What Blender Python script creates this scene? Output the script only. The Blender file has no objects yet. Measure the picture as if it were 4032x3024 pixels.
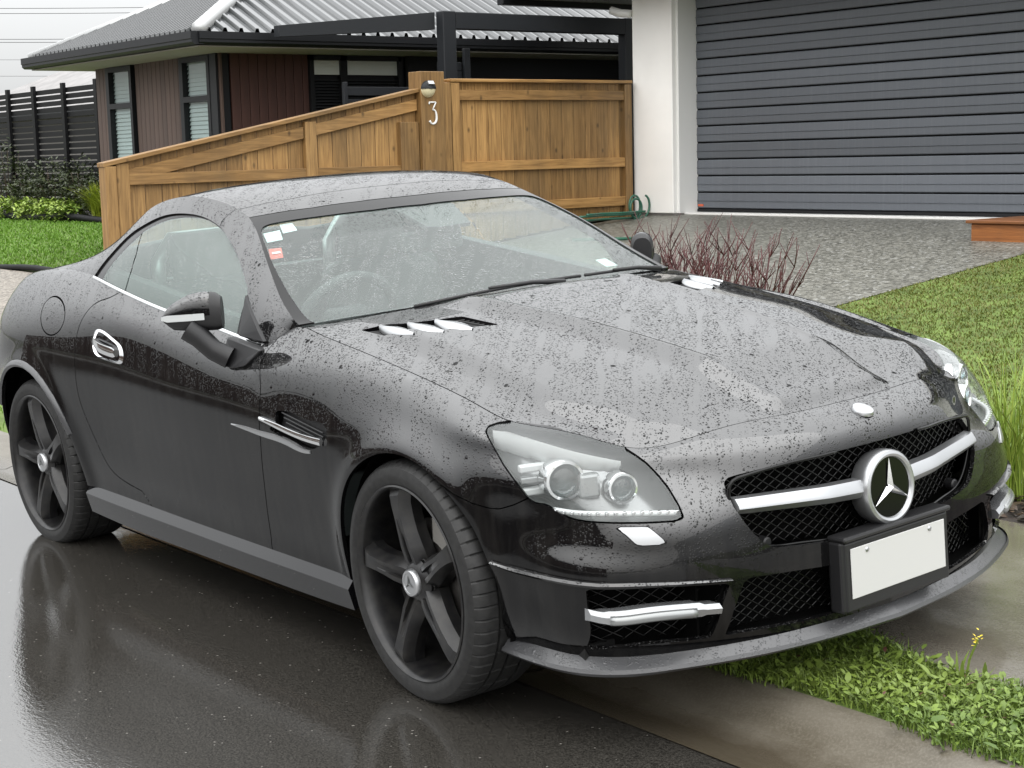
import bpy, bmesh, math, random, json
import numpy as np
from mathutils import Vector, Matrix
random.seed(7); rng=np.random.default_rng(7)
sc=bpy.context.scene; COL=sc.collection
# ---------------------------------------------------------------- camera
CAM_POS=(3.3518,-3.1387,1.3936)
YAW,PITCH,ROLL=math.radians(37.5591),math.radians(8.1),math.radians(-1.45)
fw=Vector((-math.cos(YAW)*math.cos(PITCH),math.sin(YAW)*math.cos(PITCH),-math.sin(PITCH)))
rt=fw.cross(Vector((0,0,1))).normalized(); up=rt.cross(fw)
r2=rt*math.cos(ROLL)+up*math.sin(ROLL); u2=-rt*math.sin(ROLL)+up*math.cos(ROLL)
cam=bpy.data.cameras.new('camera'); camo=bpy.data.objects.new('camera',cam); COL.objects.link(camo)
camo.matrix_world=Matrix(((r2.x,u2.x,-fw.x,CAM_POS[0]),(r2.y,u2.y,-fw.y,CAM_POS[1]),(r2.z,u2.z,-fw.z,CAM_POS[2]),(0,0,0,1)))
cam.sensor_width=36; cam.sensor_fit='HORIZONTAL'; cam.lens=56.778; cam.clip_start=.05; cam.clip_end=3000
sc.camera=camo
# ---------------------------------------------------------------- overcast sky and veiled sun
SUN_EL,SUN_AZ=math.radians(48),math.radians(-50)
w=bpy.data.worlds.new('World'); sc.world=w; w.use_nodes=True
wn=w.node_tree.nodes; wl=w.node_tree.links; wn.clear()
wo=wn.new('ShaderNodeOutputWorld'); bg=wn.new('ShaderNodeBackground'); wl.new(bg.outputs[0],wo.inputs[0])
sky=wn.new('ShaderNodeTexSky'); sky.sky_type='NISHITA'; sky.sun_disc=False; sky.sun_elevation=SUN_EL; sky.sun_rotation=math.radians(90)-SUN_AZ; sky.air_density=1; sky.dust_density=4
tc=wn.new('ShaderNodeTexCoord'); sx=wn.new('ShaderNodeSeparateXYZ'); wl.new(tc.outputs['Generated'],sx.inputs[0])
mr=wn.new('ShaderNodeMapRange'); mr.inputs[1].default_value=0; mr.inputs[2].default_value=1; mr.inputs[3].default_value=4.3; mr.inputs[4].default_value=25.0; pw=wn.new('ShaderNodeMath'); pw.operation='POWER'; pw.inputs[1].default_value=.75; pm=wn.new('ShaderNodeMath'); pm.operation='MAXIMUM'; pm.inputs[1].default_value=0; wl.new(sx.outputs[2],pm.inputs[0]); wl.new(pm.outputs[0],pw.inputs[0]); wl.new(pw.outputs[0],mr.inputs[0])  # overcast: zenith brighter than horizon
nz=wn.new('ShaderNodeTexNoise'); nz.inputs['Scale'].default_value=2.2; nz.inputs['Detail'].default_value=4; wl.new(tc.outputs['Generated'],nz.inputs[0])
nr=wn.new('ShaderNodeMapRange'); nr.inputs[3].default_value=.9; nr.inputs[4].default_value=1.1; wl.new(nz.outputs[0],nr.inputs[0])
ml=wn.new('ShaderNodeMath'); ml.operation='MULTIPLY'; wl.new(mr.outputs[0],ml.inputs[0]); wl.new(nr.outputs[0],ml.inputs[1])
cl=wn.new('ShaderNodeMixRGB'); cl.blend_type='MULTIPLY'; cl.inputs[0].default_value=1; cl.inputs[1].default_value=(.985,.995,1.0,1); wl.new(ml.outputs[0],cl.inputs[2])
mx=wn.new('ShaderNodeMixRGB'); mx.inputs[0].default_value=.12; wl.new(cl.outputs[0],mx.inputs[1]); wl.new(sky.outputs[0],mx.inputs[2])
wl.new(mx.outputs[0],bg.inputs[0]); bg.inputs[1].default_value=.1
sl=bpy.data.lights.new('sun','SUN'); so=bpy.data.objects.new('sun',sl); COL.objects.link(so)
sl.energy=1.4; sl.angle=math.radians(120); sl.color=(1,.98,.95)
sd=Vector((math.cos(SUN_EL)*math.cos(SUN_AZ),math.cos(SUN_EL)*math.sin(SUN_AZ),math.sin(SUN_EL)))
so.rotation_euler=(-sd).to_track_quat('-Z','Y').to_euler()
vs=sc.view_settings; vs.view_transform='Standard'; vs.look='None'; vs.exposure=.42; vs.gamma=1; vs.use_curve_mapping=False
sc.render.engine='CYCLES'; sc.cycles.use_denoising=True; sc.cycles.max_bounces=10; sc.cycles.transparent_max_bounces=24; sc.cycles.sample_clamp_indirect=6; sc.cycles.caustics_reflective=False; sc.cycles.caustics_refractive=False
# ---------------------------------------------------------------- materials
MATS={}
class NT:
    def __init__(s,name):
        s.m=bpy.data.materials.new(name); s.m.use_nodes=True; s.n=s.m.node_tree.nodes; s.l=s.m.node_tree.links
        s.b=s.n['Principled BSDF']; MATS[name]=s.m; s._co=None
    def new(s,t,**k):
        o=s.n.new('ShaderNode'+t)
        for a,v in k.items(): setattr(o,a,v)
        return o
    def link(s,a,b): s.l.new(a,b)
    def co(s,scale=(1,1,1),rot=(0,0,0),world=False):
        if world: src=s.new('NewGeometry').outputs['Position']
        else: src=s.new('TexCoord').outputs['Object']
        mp=s.new('Mapping'); mp.inputs['Scale'].default_value=scale; mp.inputs['Rotation'].default_value=rot; s.link(src,mp.inputs[0]); return mp.outputs[0]
    def noise(s,co,scale,detail=4,rough=.55,dist=0):
        o=s.new('TexNoise'); o.inputs['Scale'].default_value=scale; o.inputs['Detail'].default_value=detail; o.inputs['Roughness'].default_value=rough; o.inputs['Distortion'].default_value=dist
        s.link(co,o.inputs['Vector']); return o.outputs[0]
    def vor(s,co,scale,feature='F1'):
        o=s.new('TexVoronoi'); o.feature=feature; o.inputs['Scale'].default_value=scale; s.link(co,o.inputs['Vector']); return o
    def ramp(s,f,stops):
        o=s.new('ValToRGB'); e=o.color_ramp.elements
        while len(e)<len(stops): e.new(.5)
        for k,(p,c) in enumerate(stops):
            e[k].position=p; e[k].color=(c,c,c,1) if isinstance(c,(int,float)) else (*c,1)
        s.link(f,o.inputs[0]); return o.outputs[0]
    def math(s,op,a,b=None,clamp=False):
        o=s.new('Math',operation=op); o.use_clamp=clamp
        for i,v in enumerate((a,b)):
            if v is None: continue
            if isinstance(v,(int,float)): o.inputs[i].default_value=v
            else: s.link(v,o.inputs[i])
        return o.outputs[0]
    def mix(s,f,a,b,mode='MIX'):
        o=s.new('MixRGB',blend_type=mode)
        for i,v in enumerate((f,a,b)):
            if isinstance(v,(int,float)): o.inputs[i].default_value=v if i==0 else (v,v,v,1)
            elif isinstance(v,tuple): o.inputs[i].default_value=(*v,1)
            else: s.link(v,o.inputs[i])
        return o.outputs[0]
    def bump(s,h,strength=1,dist=.01,nrm=None):
        o=s.new('Bump'); o.inputs['Strength'].default_value=strength; o.inputs['Distance'].default_value=dist; s.link(h,o.inputs['Height'])
        if nrm is not None: s.link(nrm,o.inputs['Normal'])
        return o.outputs[0]
    def set(s,**k):
        for a,v in k.items():
            i=s.b.inputs[a.replace('_',' ')]
            if isinstance(v,(int,float)): i.default_value=v
            elif isinstance(v,tuple): i.default_value=(*v,1) if len(v)==3 else v
            else: s.link(v,i)
        return s
    def drops(s,k=1.0):
        """rain beads standing on the surface: bump normal and footprint mask"""
        co=s.co(); cells=[]
        for sc_,lim,amp in ((205,.90,.9),(120,.42,1.1),(56,.04,1.6)):
            v=s.vor(co,sc_); sep=s.new('SeparateColor'); s.link(v.outputs['Color'],sep.inputs[0])
            r=s.math('MULTIPLY',sep.outputs[0],.38)
            on=s.math('LESS_THAN',sep.outputs[1],lim)
            h=s.math('SUBTRACT',1.0,s.math('DIVIDE',v.outputs['Distance'],s.math('ADD',r,.12)),clamp=True)
            h=s.math('POWER',h,.6)
            cells.append(s.math('MULTIPLY',s.math('MULTIPLY',h,on),amp))
        h=s.math('MAXIMUM',s.math('MAXIMUM',cells[0],cells[1]),cells[2])
        rm=s.new('Mapping'); rm.inputs['Scale'].default_value=(1.3,11,1.5); s.link(s.co((1,1,1),(0,0,math.radians(45))),rm.inputs[0]); run=s.noise(rm.outputs[0],2.6,3,.55,.5)     # rivulets where the beads have run together
        h=s.math('MULTIPLY',h,s.ramp(run,[(.40,.04),(.52,1.0)]))
        g=s.new('NewGeometry'); sp=s.new('SeparateXYZ'); s.link(g.outputs['Normal'],sp.inputs[0])
        up_=s.ramp(sp.outputs[2],[(.05,.04),(.28,.30),(.62,1.0)])   # beads stay on the flatter panels, run off upright ones
        m=s.math('MULTIPLY',s.math('MULTIPLY',h,1.5,True),s.ramp(sp.outputs[2],[(.05,.10),(.28,.55),(.62,1.0)]))
        return s.bump(s.math('MULTIPLY',h,up_),1.0,.0026*k),m
def simple(name,col,rough=.6,metal=0,spec=.5,nscale=0,namp=.25,bump=0,bs=40):
    t=NT(name)
    if nscale:
        f=t.noise(t.co(),nscale,5); c=t.mix(t.ramp(f,[(.3,0),(.7,1)]),tuple(x*(1-namp) for x in col),tuple(min(1,x*(1+namp)) for x in col))
        t.set(Base_Color=c)
    else: t.set(Base_Color=col)
    t.set(Roughness=rough,Metallic=metal); t.b.inputs['Specular IOR Level'].default_value=spec
    if bump: t.set(Normal=t.bump(t.noise(t.co(),bs,5),1,bump))
    return t.m
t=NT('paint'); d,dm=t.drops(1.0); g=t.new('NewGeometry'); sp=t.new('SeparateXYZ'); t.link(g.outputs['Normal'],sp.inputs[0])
upward_sheen=t.new('MapRange'); upward_sheen.inputs[1].default_value=.08; upward_sheen.inputs[2].default_value=.60; upward_sheen.inputs[3].default_value=1.40; upward_sheen.inputs[4].default_value=2.2; t.link(sp.outputs[2],upward_sheen.inputs[0]); t.link(upward_sheen.outputs[0],t.b.inputs['Coat IOR'])   # bright sky sheen put into the coat IOR, higher on upward-facing panels
dust=t.noise(t.co((14,14,.8)),2.0,5,.6); fine=t.noise(t.co(),420,2)
t.set(Base_Color=t.mix(t.ramp(dust,[(.42,0),(.8,1)]),(.0035,.0035,.004),(.012,.0115,.011)),Roughness=.4,Coat_Weight=t.math('SUBTRACT',1.0,t.math('MULTIPLY',dm,.82)),Coat_Roughness=t.ramp(fine,[(.3,.01),(.8,.05)]),Coat_Normal=d); t.b.inputs['Specular IOR Level'].default_value=0
t=NT('paint_dry'); t.set(Base_Color=(.006,.006,.007),Roughness=.3,Coat_Weight=1.0,Coat_Roughness=.02,Coat_IOR=1.5); t.b.inputs['Specular IOR Level'].default_value=0
simple('black_plastic',(.012,.012,.013),.45,bump=.0003,bs=600); simple('black_gloss',(.004,.004,.004),.16,spec=.3); simple('rubber_seal',(.01,.01,.01),.5)
simple('gap_black',(.002,.002,.002),.9,spec=.1)
t=NT('satin_grey'); d,dm=t.drops(.5); t.set(Base_Color=(.05,.051,.054),Roughness=.32,Normal=d); t.b.inputs['IOR'].default_value=1.75
simple('chrome',(.86,.87,.88),.09,1.0); simple('satin_silver',(.47,.48,.49),.30,.85); simple('reflector',(.30,.31,.31),.22,.6); simple('lamp_white',(.58,.60,.60),.25); simple('trim_silver',(.38,.39,.40),.22,.7)
simple('lamp_dark',(.05,.055,.055),.35)
def glassmat(name,tint,refl_ior,haze,drop,hazecol=(.75,.82,.80)):
    t=NT(name); t.n.remove(t.b); out=t.n['Material Output']
    tr=t.new('BsdfTransparent'); tr.inputs[0].default_value=(*tint,1)
    gl=t.new('BsdfGlossy'); gl.inputs['Roughness'].default_value=.02
    fr=t.new('Fresnel'); gg=t.new('NewGeometry'); io=t.new('MapRange'); io.inputs[3].default_value=refl_ior; io.inputs[4].default_value=1/refl_ior; t.link(gg.outputs['Backfacing'],io.inputs[0]); t.link(io.outputs[0],fr.inputs['IOR'])
    df=t.new('BsdfDiffuse'); df.inputs[0].default_value=(*hazecol,1)
    if drop: 
        d,dm=t.drops(drop); t.link(d,gl.inputs['Normal']); t.link(d,fr.inputs['Normal'])
    m0=t.new('MixShader'); m0.inputs[0].default_value=haze; t.link(tr.outputs[0],m0.inputs[1]); t.link(df.outputs[0],m0.inputs[2])
    m1=t.new('MixShader'); t.link(fr.outputs[0],m1.inputs[0]); t.link(m0.outputs[0],m1.inputs[1]); t.link(gl.outputs[0],m1.inputs[2])
    t.link(m1.outputs[0],out.inputs[0]); return t.m
glassmat('windscreen_glass',(.84,.94,.91),1.70,.06,.6,(.66,.82,.76)); glassmat('side_glass',(.74,.87,.83),1.85,.15,.6,(.62,.78,.72)); glassmat('lamp_lens',(.97,.98,.98),1.55,.05,.3); glassmat('house_glass',(.75,.82,.82),1.6,.0,0)
t=NT('tyre'); n=t.noise(t.co(),60,4); t.set(Base_Color=t.mix(t.ramp(n,[(.35,0),(.7,1)]),(.006,.006,.006),(.018,.018,.0175)),Roughness=.6,Normal=t.bump(n,.5,.0006))
t=NT('wheel_paint'); n=t.noise(t.co(),25,5); t.set(Base_Color=t.mix(t.ramp(n,[(.4,0),(.75,1)]),(.010,.010,.011),(.028,.027,.025)),Roughness=.30,Metallic=.2)
simple('brake_steel',(.20,.19,.18),.45,.9,nscale=30); simple('caliper',(.30,.29,.27),.5,.3); simple('under',(.006,.006,.006),.9)
simple('interior_dark',(.035,.037,.037),.7); simple('interior_mid',(.055,.057,.057),.6); simple('interior_silver',(.5,.52,.52),.3,.6); simple('seat_red',(.16,.05,.045),.7)
simple('plate_white',(.60,.60,.59),.4); simple('sticker_red',(.55,.06,.03),.5); simple('sticker_pale',(.62,.74,.74),.5)
# ---------------------------------------------------------------- object helpers
def meshobj(name,V,F,mat,parent=None,smooth=False,normals=None,loc=None):
    me=bpy.data.meshes.new(name); me.from_pydata([tuple(map(float,v)) for v in V],[],[tuple(map(int,f)) for f in F]); me.update()
    if isinstance(mat,str): me.materials.append(MATS[mat])
    elif mat is not None:
        for m in mat: me.materials.append(MATS[m])
    if smooth: me.polygons.foreach_set('use_smooth',[True]*len(me.polygons))
    if normals is not None:
        me.polygons.foreach_set('use_smooth',[True]*len(me.polygons)); me.normals_split_custom_set_from_vertices([tuple(map(float,n)) for n in normals])
    o=bpy.data.objects.new(name,me); COL.objects.link(o)
    if parent is not None: o.parent=parent
    if loc is not None: o.location=loc
    return o
def tag(o,label=None,cat=None,group=None,kind=None):
    if label: o['label']=label
    if cat: o['category']=cat
    if group: o['group']=group
    if kind: o['kind']=kind
    return o
def thing(name,loc,label,cat,group=None,rz=0):
    o=bpy.data.objects.new(name,None); o.empty_display_size=.1; COL.objects.link(o); o.location=loc; o.rotation_euler=(0,0,rz)
    return tag(o,label,cat,group)
class MB:
    """collects boxes, tubes and lathes into one mesh"""
    def __init__(s): s.V=[]; s.F=[]
    def add(s,V,F):
        k=len(s.V); s.V+= [tuple(v) for v in V]; s.F+=[tuple(i+k for i in f) for f in F]; return s
    def box(s,a,b,M=None):
        x0,y0,z0=a; x1,y1,z1=b
        V=[(x0,y0,z0),(x1,y0,z0),(x1,y1,z0),(x0,y1,z0),(x0,y0,z1),(x1,y0,z1),(x1,y1,z1),(x0,y1,z1)]
        if M is not None: V=[tuple(M@Vector(v)) for v in V]
        return s.add(V,[(0,3,2,1),(4,5,6,7),(0,1,5,4),(1,2,6,5),(2,3,7,6),(3,0,4,7)])
    def bbox(s,a,b,bev=.004,seg=1,M=None):
        bm=bmesh.new(); bmesh.ops.create_cube(bm,size=1)
        for v in bm.verts: v.co=Vector([a[i]+(v.co[i]+.5)*(b[i]-a[i]) for i in range(3)])
        bmesh.ops.bevel(bm,geom=bm.edges[:],offset=bev,segments=seg,affect='EDGES',profile=.5)
        if M is not None: bmesh.ops.transform(bm,matrix=M,verts=bm.verts[:])
        bm.verts.index_update(); s.add([v.co[:] for v in bm.verts],[[v.index for v in f.verts] for f in bm.faces]); bm.free(); return s
    def tube(s,pts,r,seg=8,cap=True,flat=None):
        P=[Vector(p) for p in pts]; n=len(P); rr=r if isinstance(r,(list,tuple,np.ndarray)) else [r]*n
        V=[];F=[]; prev=None
        for i in range(n):
            T=(P[min(i+1,n-1)]-P[max(i-1,0)]).normalized()
            if prev is None:
                a=Vector((0,0,1)) if abs(T.z)<.9 else Vector((1,0,0)); N=T.cross(a).normalized()
            else: N=(prev-T*prev.dot(T)).normalized()
            prev=N; B=T.cross(N)
            for k in range(seg):
                t=2*math.pi*k/seg; V.append(P[i]+(N*math.cos(t)+B*math.sin(t))*rr[i])
        for i in range(n-1):
            for k in range(seg):
                a=i*seg+k; b=i*seg+(k+1)%seg; F.append((a,b,b+seg,a+seg))
        if cap: F.append(tuple(range(seg))[::-1]); F.append(tuple(range((n-1)*seg,n*seg)))
        return s.add(V,F)
    def lathe(s,prof,seg,M=None,ang0=0,close=False):
        """prof: (radius, y) pairs about the y axis"""
        V=[];F=[];n=len(prof)
        for k in range(seg):
            t=2*math.pi*k/seg+ang0
            for r,y in prof: V.append((r*math.cos(t),y,r*math.sin(t)))
        for k in range(seg):
            a=k*n;b=((k+1)%seg)*n
            for i in range(n-1): F.append((a+i,b+i,b+i+1,a+i+1))
        if M is not None: V=[tuple(M@Vector(v)) for v in V]
        return s.add(V,F)
    def prism(s,poly,d):
        """polygon (3D points) extruded by vector d"""
        n=len(poly); d=Vector(d); V=[Vector(p) for p in poly]+[Vector(p)+d for p in poly]
        return s.add(V,[tuple(range(n))[::-1],tuple(range(n,2*n))]+[(i,(i+1)%n,(i+1)%n+n,i+n) for i in range(n)])
    def build(s,name,mat,parent=None,smooth=False,loc=None,bevel=0,angle=None):
        o=meshobj(name,s.V,s.F,mat,parent,smooth,loc=loc)
        bm=bmesh.new(); bm.from_mesh(o.data); bmesh.ops.recalc_face_normals(bm,faces=bm.faces[:])
        if bevel: bmesh.ops.bevel(bm,geom=bm.edges[:],offset=bevel,segments=1,affect='EDGES')
        bm.to_mesh(o.data); bm.free()
        if angle: o.data.set_sharp_from_angle(angle=math.radians(angle))
        return o
def copytree(o,parent=None):
    c=o.copy(); COL.objects.link(c); c.parent=parent
    for ch in list(o.children): copytree(ch,c)
    return c
# ---------------------------------------------------------------- setting: ground, road, kerb, paths, lawns
def gz(y):
    return np.interp(y,[-60,-7.75,-7.70,-7.55,-7.45,-.62,-.49,-.40,-.31,-.28,.12,.8,1.55,7.9,12,400],[.4,.10,.10,.07,0,0,-.014,.012,.062,.068,.072,.0775,.085,.775,.80,.9])
def sheet(name,x0,x1,ys,mat,dz=0,nx=2,fx=None,kind='structure',label=None):
    ys=np.asarray(ys,float); xs=np.linspace(x0,x1,nx); V=[];F=[]
    for y in ys:
        for x in xs: V.append((x,y,float(gz(y))+dz+(fx(x,y) if fx else 0)))
    for j in range(len(ys)-1):
        for i in range(nx-1): a=j*nx+i; F.append((a,a+1,a+nx+1,a+nx))
    o=meshobj(name,V,F,mat,smooth=True); tag(o,label,kind=kind); return o
t=NT('earth'); t.set(Base_Color=(.07,.075,.05),Roughness=.95)
# wet asphalt: water film with standing water, fine stone
t=NT('asphalt'); co=t.co(world=True)
st=t.noise(co,210,2,.7); sp=t.vor(co,170).outputs['Distance']; big=t.noise(co,1.1,4,.55); 
wet=t.ramp(t.noise(t.co((.35,1.4,1),world=True),1.0,3),[(.36,0),(.60,1)])
tr=t.noise(t.co((.5,5,1),world=True),2.0,4)
base=t.mix(t.ramp(st,[(.35,0),(.72,1)]),(.007,.0066,.006),(.085,.079,.069)); base=t.mix(t.ramp(big,[(.3,.0),(.75,.45)]),base,(.040,.037,.032))
spk=t.vor(co,55); ssep=t.new('SeparateColor'); t.link(spk.outputs['Color'],ssep.inputs[0]); chip=t.math('MULTIPLY',t.math('LESS_THAN',spk.outputs['Distance'],.16),t.math('LESS_THAN',ssep.outputs[0],.10)); base=t.mix(chip,base,(.22,.21,.19))
ripple=t.noise(t.co((1,2.2,1),world=True),34,3,.5)
rg=t.mix(wet,.08,.02)
nrm=t.bump(sp,.12,.0010); h2=t.bump(ripple,.20,.0014,nrm)
t.set(Base_Color=base,Roughness=rg,Normal=h2); t.b.inputs['IOR'].default_value=2.7
t=NT('wet_concrete'); co=t.co(world=True); n1=t.noise(co,3.5,6,.6); n2=t.noise(co,130,4,.65); pud=t.ramp(t.noise(t.co((.8,1.3,1),world=True),1.6,3),[(.40,0),(.58,1)])
c=t.mix(t.ramp(n1,[(.3,0),(.7,1)]),(.115,.10,.078),(.20,.185,.155)); c=t.mix(t.ramp(n2,[(.40,.0),(.7,.55)]),c,(.26,.245,.21)); c=t.mix(t.math('MULTIPLY',pud,.45),c,(.085,.072,.052))
t.set(Base_Color=c,Roughness=t.mix(pud,.18,.045),Normal=t.bump(n2,.25,.0010)); t.b.inputs['IOR'].default_value=2.2
t=NT('kerb_concrete'); co=t.co(world=True); n1=t.noise(t.co((.7,3,1),world=True),4,6,.6); n2=t.noise(co,150,4,.65); sep=t.new('SeparateXYZ'); t.link(co,sep.inputs[0])
yy_=t.math('ADD',sep.outputs[1],t.math('MULTIPLY',t.math('SUBTRACT',t.noise(t.co((2.5,2.5,1),world=True),2,4),.5),.16)); mud=t.new('MapRange'); mud.inputs[1].default_value=-.50; mud.inputs[2].default_value=-.40; mud.inputs[3].default_value=1; mud.inputs[4].default_value=0; t.link(yy_,mud.inputs[0]); mud=mud.outputs[0]
c=t.mix(t.ramp(n1,[(.3,0),(.7,1)]),(.085,.073,.052),(.155,.14,.112)); c=t.mix(t.ramp(n2,[(.45,0),(.72,.5)]),c,(.21,.19,.155))
c=t.mix(t.math('MULTIPLY',mud,.8),c,(.052,.041,.027)); t.set(Base_Color=c,Roughness=t.mix(mud,.34,.14),Normal=t.bump(n2,.4,.0015))
t=NT('channel_mud'); co=t.co((.6,3,1),world=True); n1=t.noise(co,5,5); t.set(Base_Color=t.mix(t.ramp(n1,[(.3,0),(.7,1)]),(.040,.032,.022),(.085,.068,.045)),Roughness=.16,Normal=t.bump(t.noise(t.co(world=True),90,3),.3,.001))
t=NT('aggregate'); co=t.co(world=True); v=t.vor(co,48); sep=t.new('SeparateColor'); t.link(v.outputs['Color'],sep.inputs[0]); n1=t.noise(co,2.0,5)
c=t.mix(t.ramp(sep.outputs[0],[(.1,0),(.9,1)]),(.070,.068,.056),(.235,.23,.20)); c=t.mix(t.ramp(sep.outputs[1],[(.93,0),(.96,1)]),c,(.34,.34,.32)); c=t.mix(t.ramp(n1,[(.35,.0),(.7,.30)]),c,(.10,.10,.085))
t.set(Base_Color=c,Roughness=.42,Normal=t.bump(v.outputs['Distance'],.6,-.004))
t=NT('gravel'); co=t.co(world=True); v=t.vor(co,38); sep=t.new('SeparateColor'); t.link(v.outputs['Color'],sep.inputs[0]); t.set(Base_Color=t.mix(sep.outputs[0],(.11,.095,.075),(.36,.32,.27)),Roughness=.5,Normal=t.bump(v.outputs['Distance'],1,-.012))
def grassmat(name,a,b,c,rough=.45):
    t=NT(name); g=t.new('NewGeometry'); n=t.noise(t.co(world=True),1.7,5); col=t.mix(g.outputs['Random Per Island'],a,b); col=t.mix(t.ramp(n,[(.42,0),(.68,.75)]),col,c)
    t.set(Base_Color=col,Roughness=rough); t.b.inputs['Specular IOR Level'].default_value=.35; return t.m
grassmat('turf_right',(.068,.092,.012),(.14,.155,.030),(.155,.15,.038)); grassmat('turf_left',(.09,.20,.018),(.16,.30,.035),(.14,.26,.03)); grassmat('weed',(.045,.09,.014),(.17,.25,.045),(.16,.22,.04),.45)
grassmat('sedge',(.13,.22,.02),(.30,.38,.07),(.25,.36,.05)); grassmat('shrub_leaf',(.022,.035,.014),(.07,.085,.035),(.05,.06,.025)); grassmat('bright_leaf',(.14,.25,.04),(.38,.48,.10),(.3,.4,.08)); grassmat('tuft_leaf',(.16,.22,.015),(.33,.38,.04),(.28,.33,.03))
grassmat('hedge_leaf',(.015,.028,.010),(.04,.06,.02),(.03,.045,.015))
simple('turf_soil',(.10,.15,.028),.9,nscale=5,namp=.4); simple('mulch_soil',(.028,.020,.015),.7,nscale=30,namp=.5,bump=.01,bs=60)
t=NT('bark'); g=t.new('NewGeometry'); t.set(Base_Color=t.mix(g.outputs['Random Per Island'],(.018,.013,.010),(.10,.062,.042)),Roughness=.4)
yy=np.r_[np.linspace(-200,-8,12),np.linspace(-7.8,-7.3,8),-3,-.7,np.linspace(-.62,-.25,12),.12,.8,1.55,4,7.9,12,60,300]
sheet('ground',-260,120,yy,'earth',-.05)
sheet('road',-160,70,[-7.46,-4,-2,-1,-.60],'asphalt',.004)
ky=[-.615,-.56,-.49,-.45,-.40,-.36,-.33,-.31,-.295,-.28]
for x0 in np.arange(-40,12,4.0): sheet('kerb',x0+.004,x0+3.996,ky,'kerb_concrete',.006,2)
sheet('far_kerb',-60,30,[-7.8,-7.70,-7.6,-7.52,-7.45],'kerb_concrete',.006)
sheet('verge_soil',-40,12,[-.285,-.1,.125],'turf_soil',.002)
for x0 in np.arange(-42,12,3.0): sheet('footpath',x0+.004,x0+2.996,[.125,.5,.8,1.2,1.55],'wet_concrete',.006,2)
dx=[(-8.70,1.55),(-3.35,1.55)]
sheet('driveway',-8.70,-3.30,[1.55,3,5,7,8.12],'aggregate',.008)
sheet('lawn',-3.30,9,[2.20,3,5,7,9,14],'turf_soil',.004)
sheet('garden_bed',-3.30,9,[1.55,1.9,2.2],'mulch_soil',.004)
sheet('gravel_strip',-60,-8.86,[1.55,2.4,3.3],'gravel',.004)
sheet('lawn',-60,-8.86,[3.33,4,5,6.12],'turf_soil',.004)
sheet('garden_bed',-60,-8.86,[6.15,6.4,8],'mulch_soil',.004)
# far pavement beyond the road
sheet('far_footpath',-80,40,[-9.4,-8.6,-7.82],'wet_concrete',.004)
# ---- grass and leaves
def blades(name,n,xr,yr,hr,wr,mat,lean=.5,mask=None,label=None,dz=.004,kind='stuff'):
    x=rng.uniform(*xr,n); y=rng.uniform(*yr,n)
    if mask is not None: k=mask(x,y); x,y=x[k],y[k]; n=len(x)
    z=gz(y)+dz; h=rng.uniform(*hr,n); wd=rng.uniform(*wr,n); a=rng.uniform(0,2*np.pi,n); l=rng.uniform(0,lean,n)*h; b=rng.uniform(0,2*np.pi,n)
    dxv,dyv=np.cos(a)*wd/2,np.sin(a)*wd/2; lx,ly=np.cos(b)*l,np.sin(b)*l
    V=np.empty((n,5,3)); V[:,0]=np.stack([x-dxv,y-dyv,z],1); V[:,1]=np.stack([x+dxv,y+dyv,z],1)
    V[:,2]=np.stack([x+dxv*.8+lx*.35,y+dyv*.8+ly*.35,z+h*.6],1); V[:,3]=np.stack([x-dxv*.8+lx*.35,y-dyv*.8+ly*.35,z+h*.6],1); V[:,4]=np.stack([x+lx,y+ly,z+h*.96],1)
    I=np.arange(n)[:,None]*5
    me=bpy.data.meshes.new(name); F=np.concatenate([I+np.array([[0,1,2]]),I+np.array([[0,2,3]]),I+np.array([[3,2,4]])])
    me.vertices.add(n*5); me.vertices.foreach_set('co',V.reshape(-1)); me.loops.add(F.size); me.loops.foreach_set('vertex_index',F.reshape(-1).astype(np.int32)); me.polygons.add(len(F)); me.polygons.foreach_set('loop_start',np.arange(0,F.size,3,dtype=np.int32)); me.update(calc_edges=True); me.materials.append(MATS[mat])
    o=bpy.data.objects.new(name,me); COL.objects.link(o); tag(o,label,kind=kind,cat='grass'); return o
def leafmesh(P,A,size,tilt,aspect=.5):
    """n leaf quads: positions P, heading A, size, tilt"""
    n=len(P); d=np.stack([np.cos(A)*np.cos(tilt),np.sin(A)*np.cos(tilt),np.sin(tilt)],1); s_=np.stack([-np.sin(A),np.cos(A),rng.uniform(-.4,.4,n)],1); nn=np.cross(d,s_)
    V=np.empty((n,6,3)); L=size[:,None]; W_=L*aspect
    V[:,0]=P; V[:,1]=P+d*L*.35+s_*W_*.42+nn*L*.05; V[:,2]=P+d*L*.75+s_*W_*.34; V[:,3]=P+d*L-nn*L*.08; V[:,4]=P+d*L*.75-s_*W_*.34; V[:,5]=P+d*L*.35-s_*W_*.42+nn*L*.05
    return V
def leafobj(name,V,mat,parent=None):
    n=len(V); I=np.arange(n)[:,None]*6; F=np.concatenate([I+np.array([[0,1,5]]),I+np.array([[1,2,4]]),I+np.array([[1,4,5]]),I+np.array([[2,3,4]])])
    me=bpy.data.meshes.new(name); me.vertices.add(n*6); me.vertices.foreach_set('co',V.reshape(-1)); me.loops.add(F.size); me.loops.foreach_set('vertex_index',F.reshape(-1).astype(np.int32)); me.polygons.add(len(F)); me.polygons.foreach_set('loop_start',np.arange(0,F.size,3,dtype=np.int32)); me.update(calc_edges=True); me.materials.append(MATS[mat])
    o=bpy.data.objects.new(name,me); COL.objects.link(o)
    if parent is not None: o.parent=parent
    return o
blades('lawn_grass',90000,(-3.30,1.5),(2.22,7.2),(.008,.020),(.005,.009),'turf_right',1.4,label='short mown lawn between the driveway and the bark bed')
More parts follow.
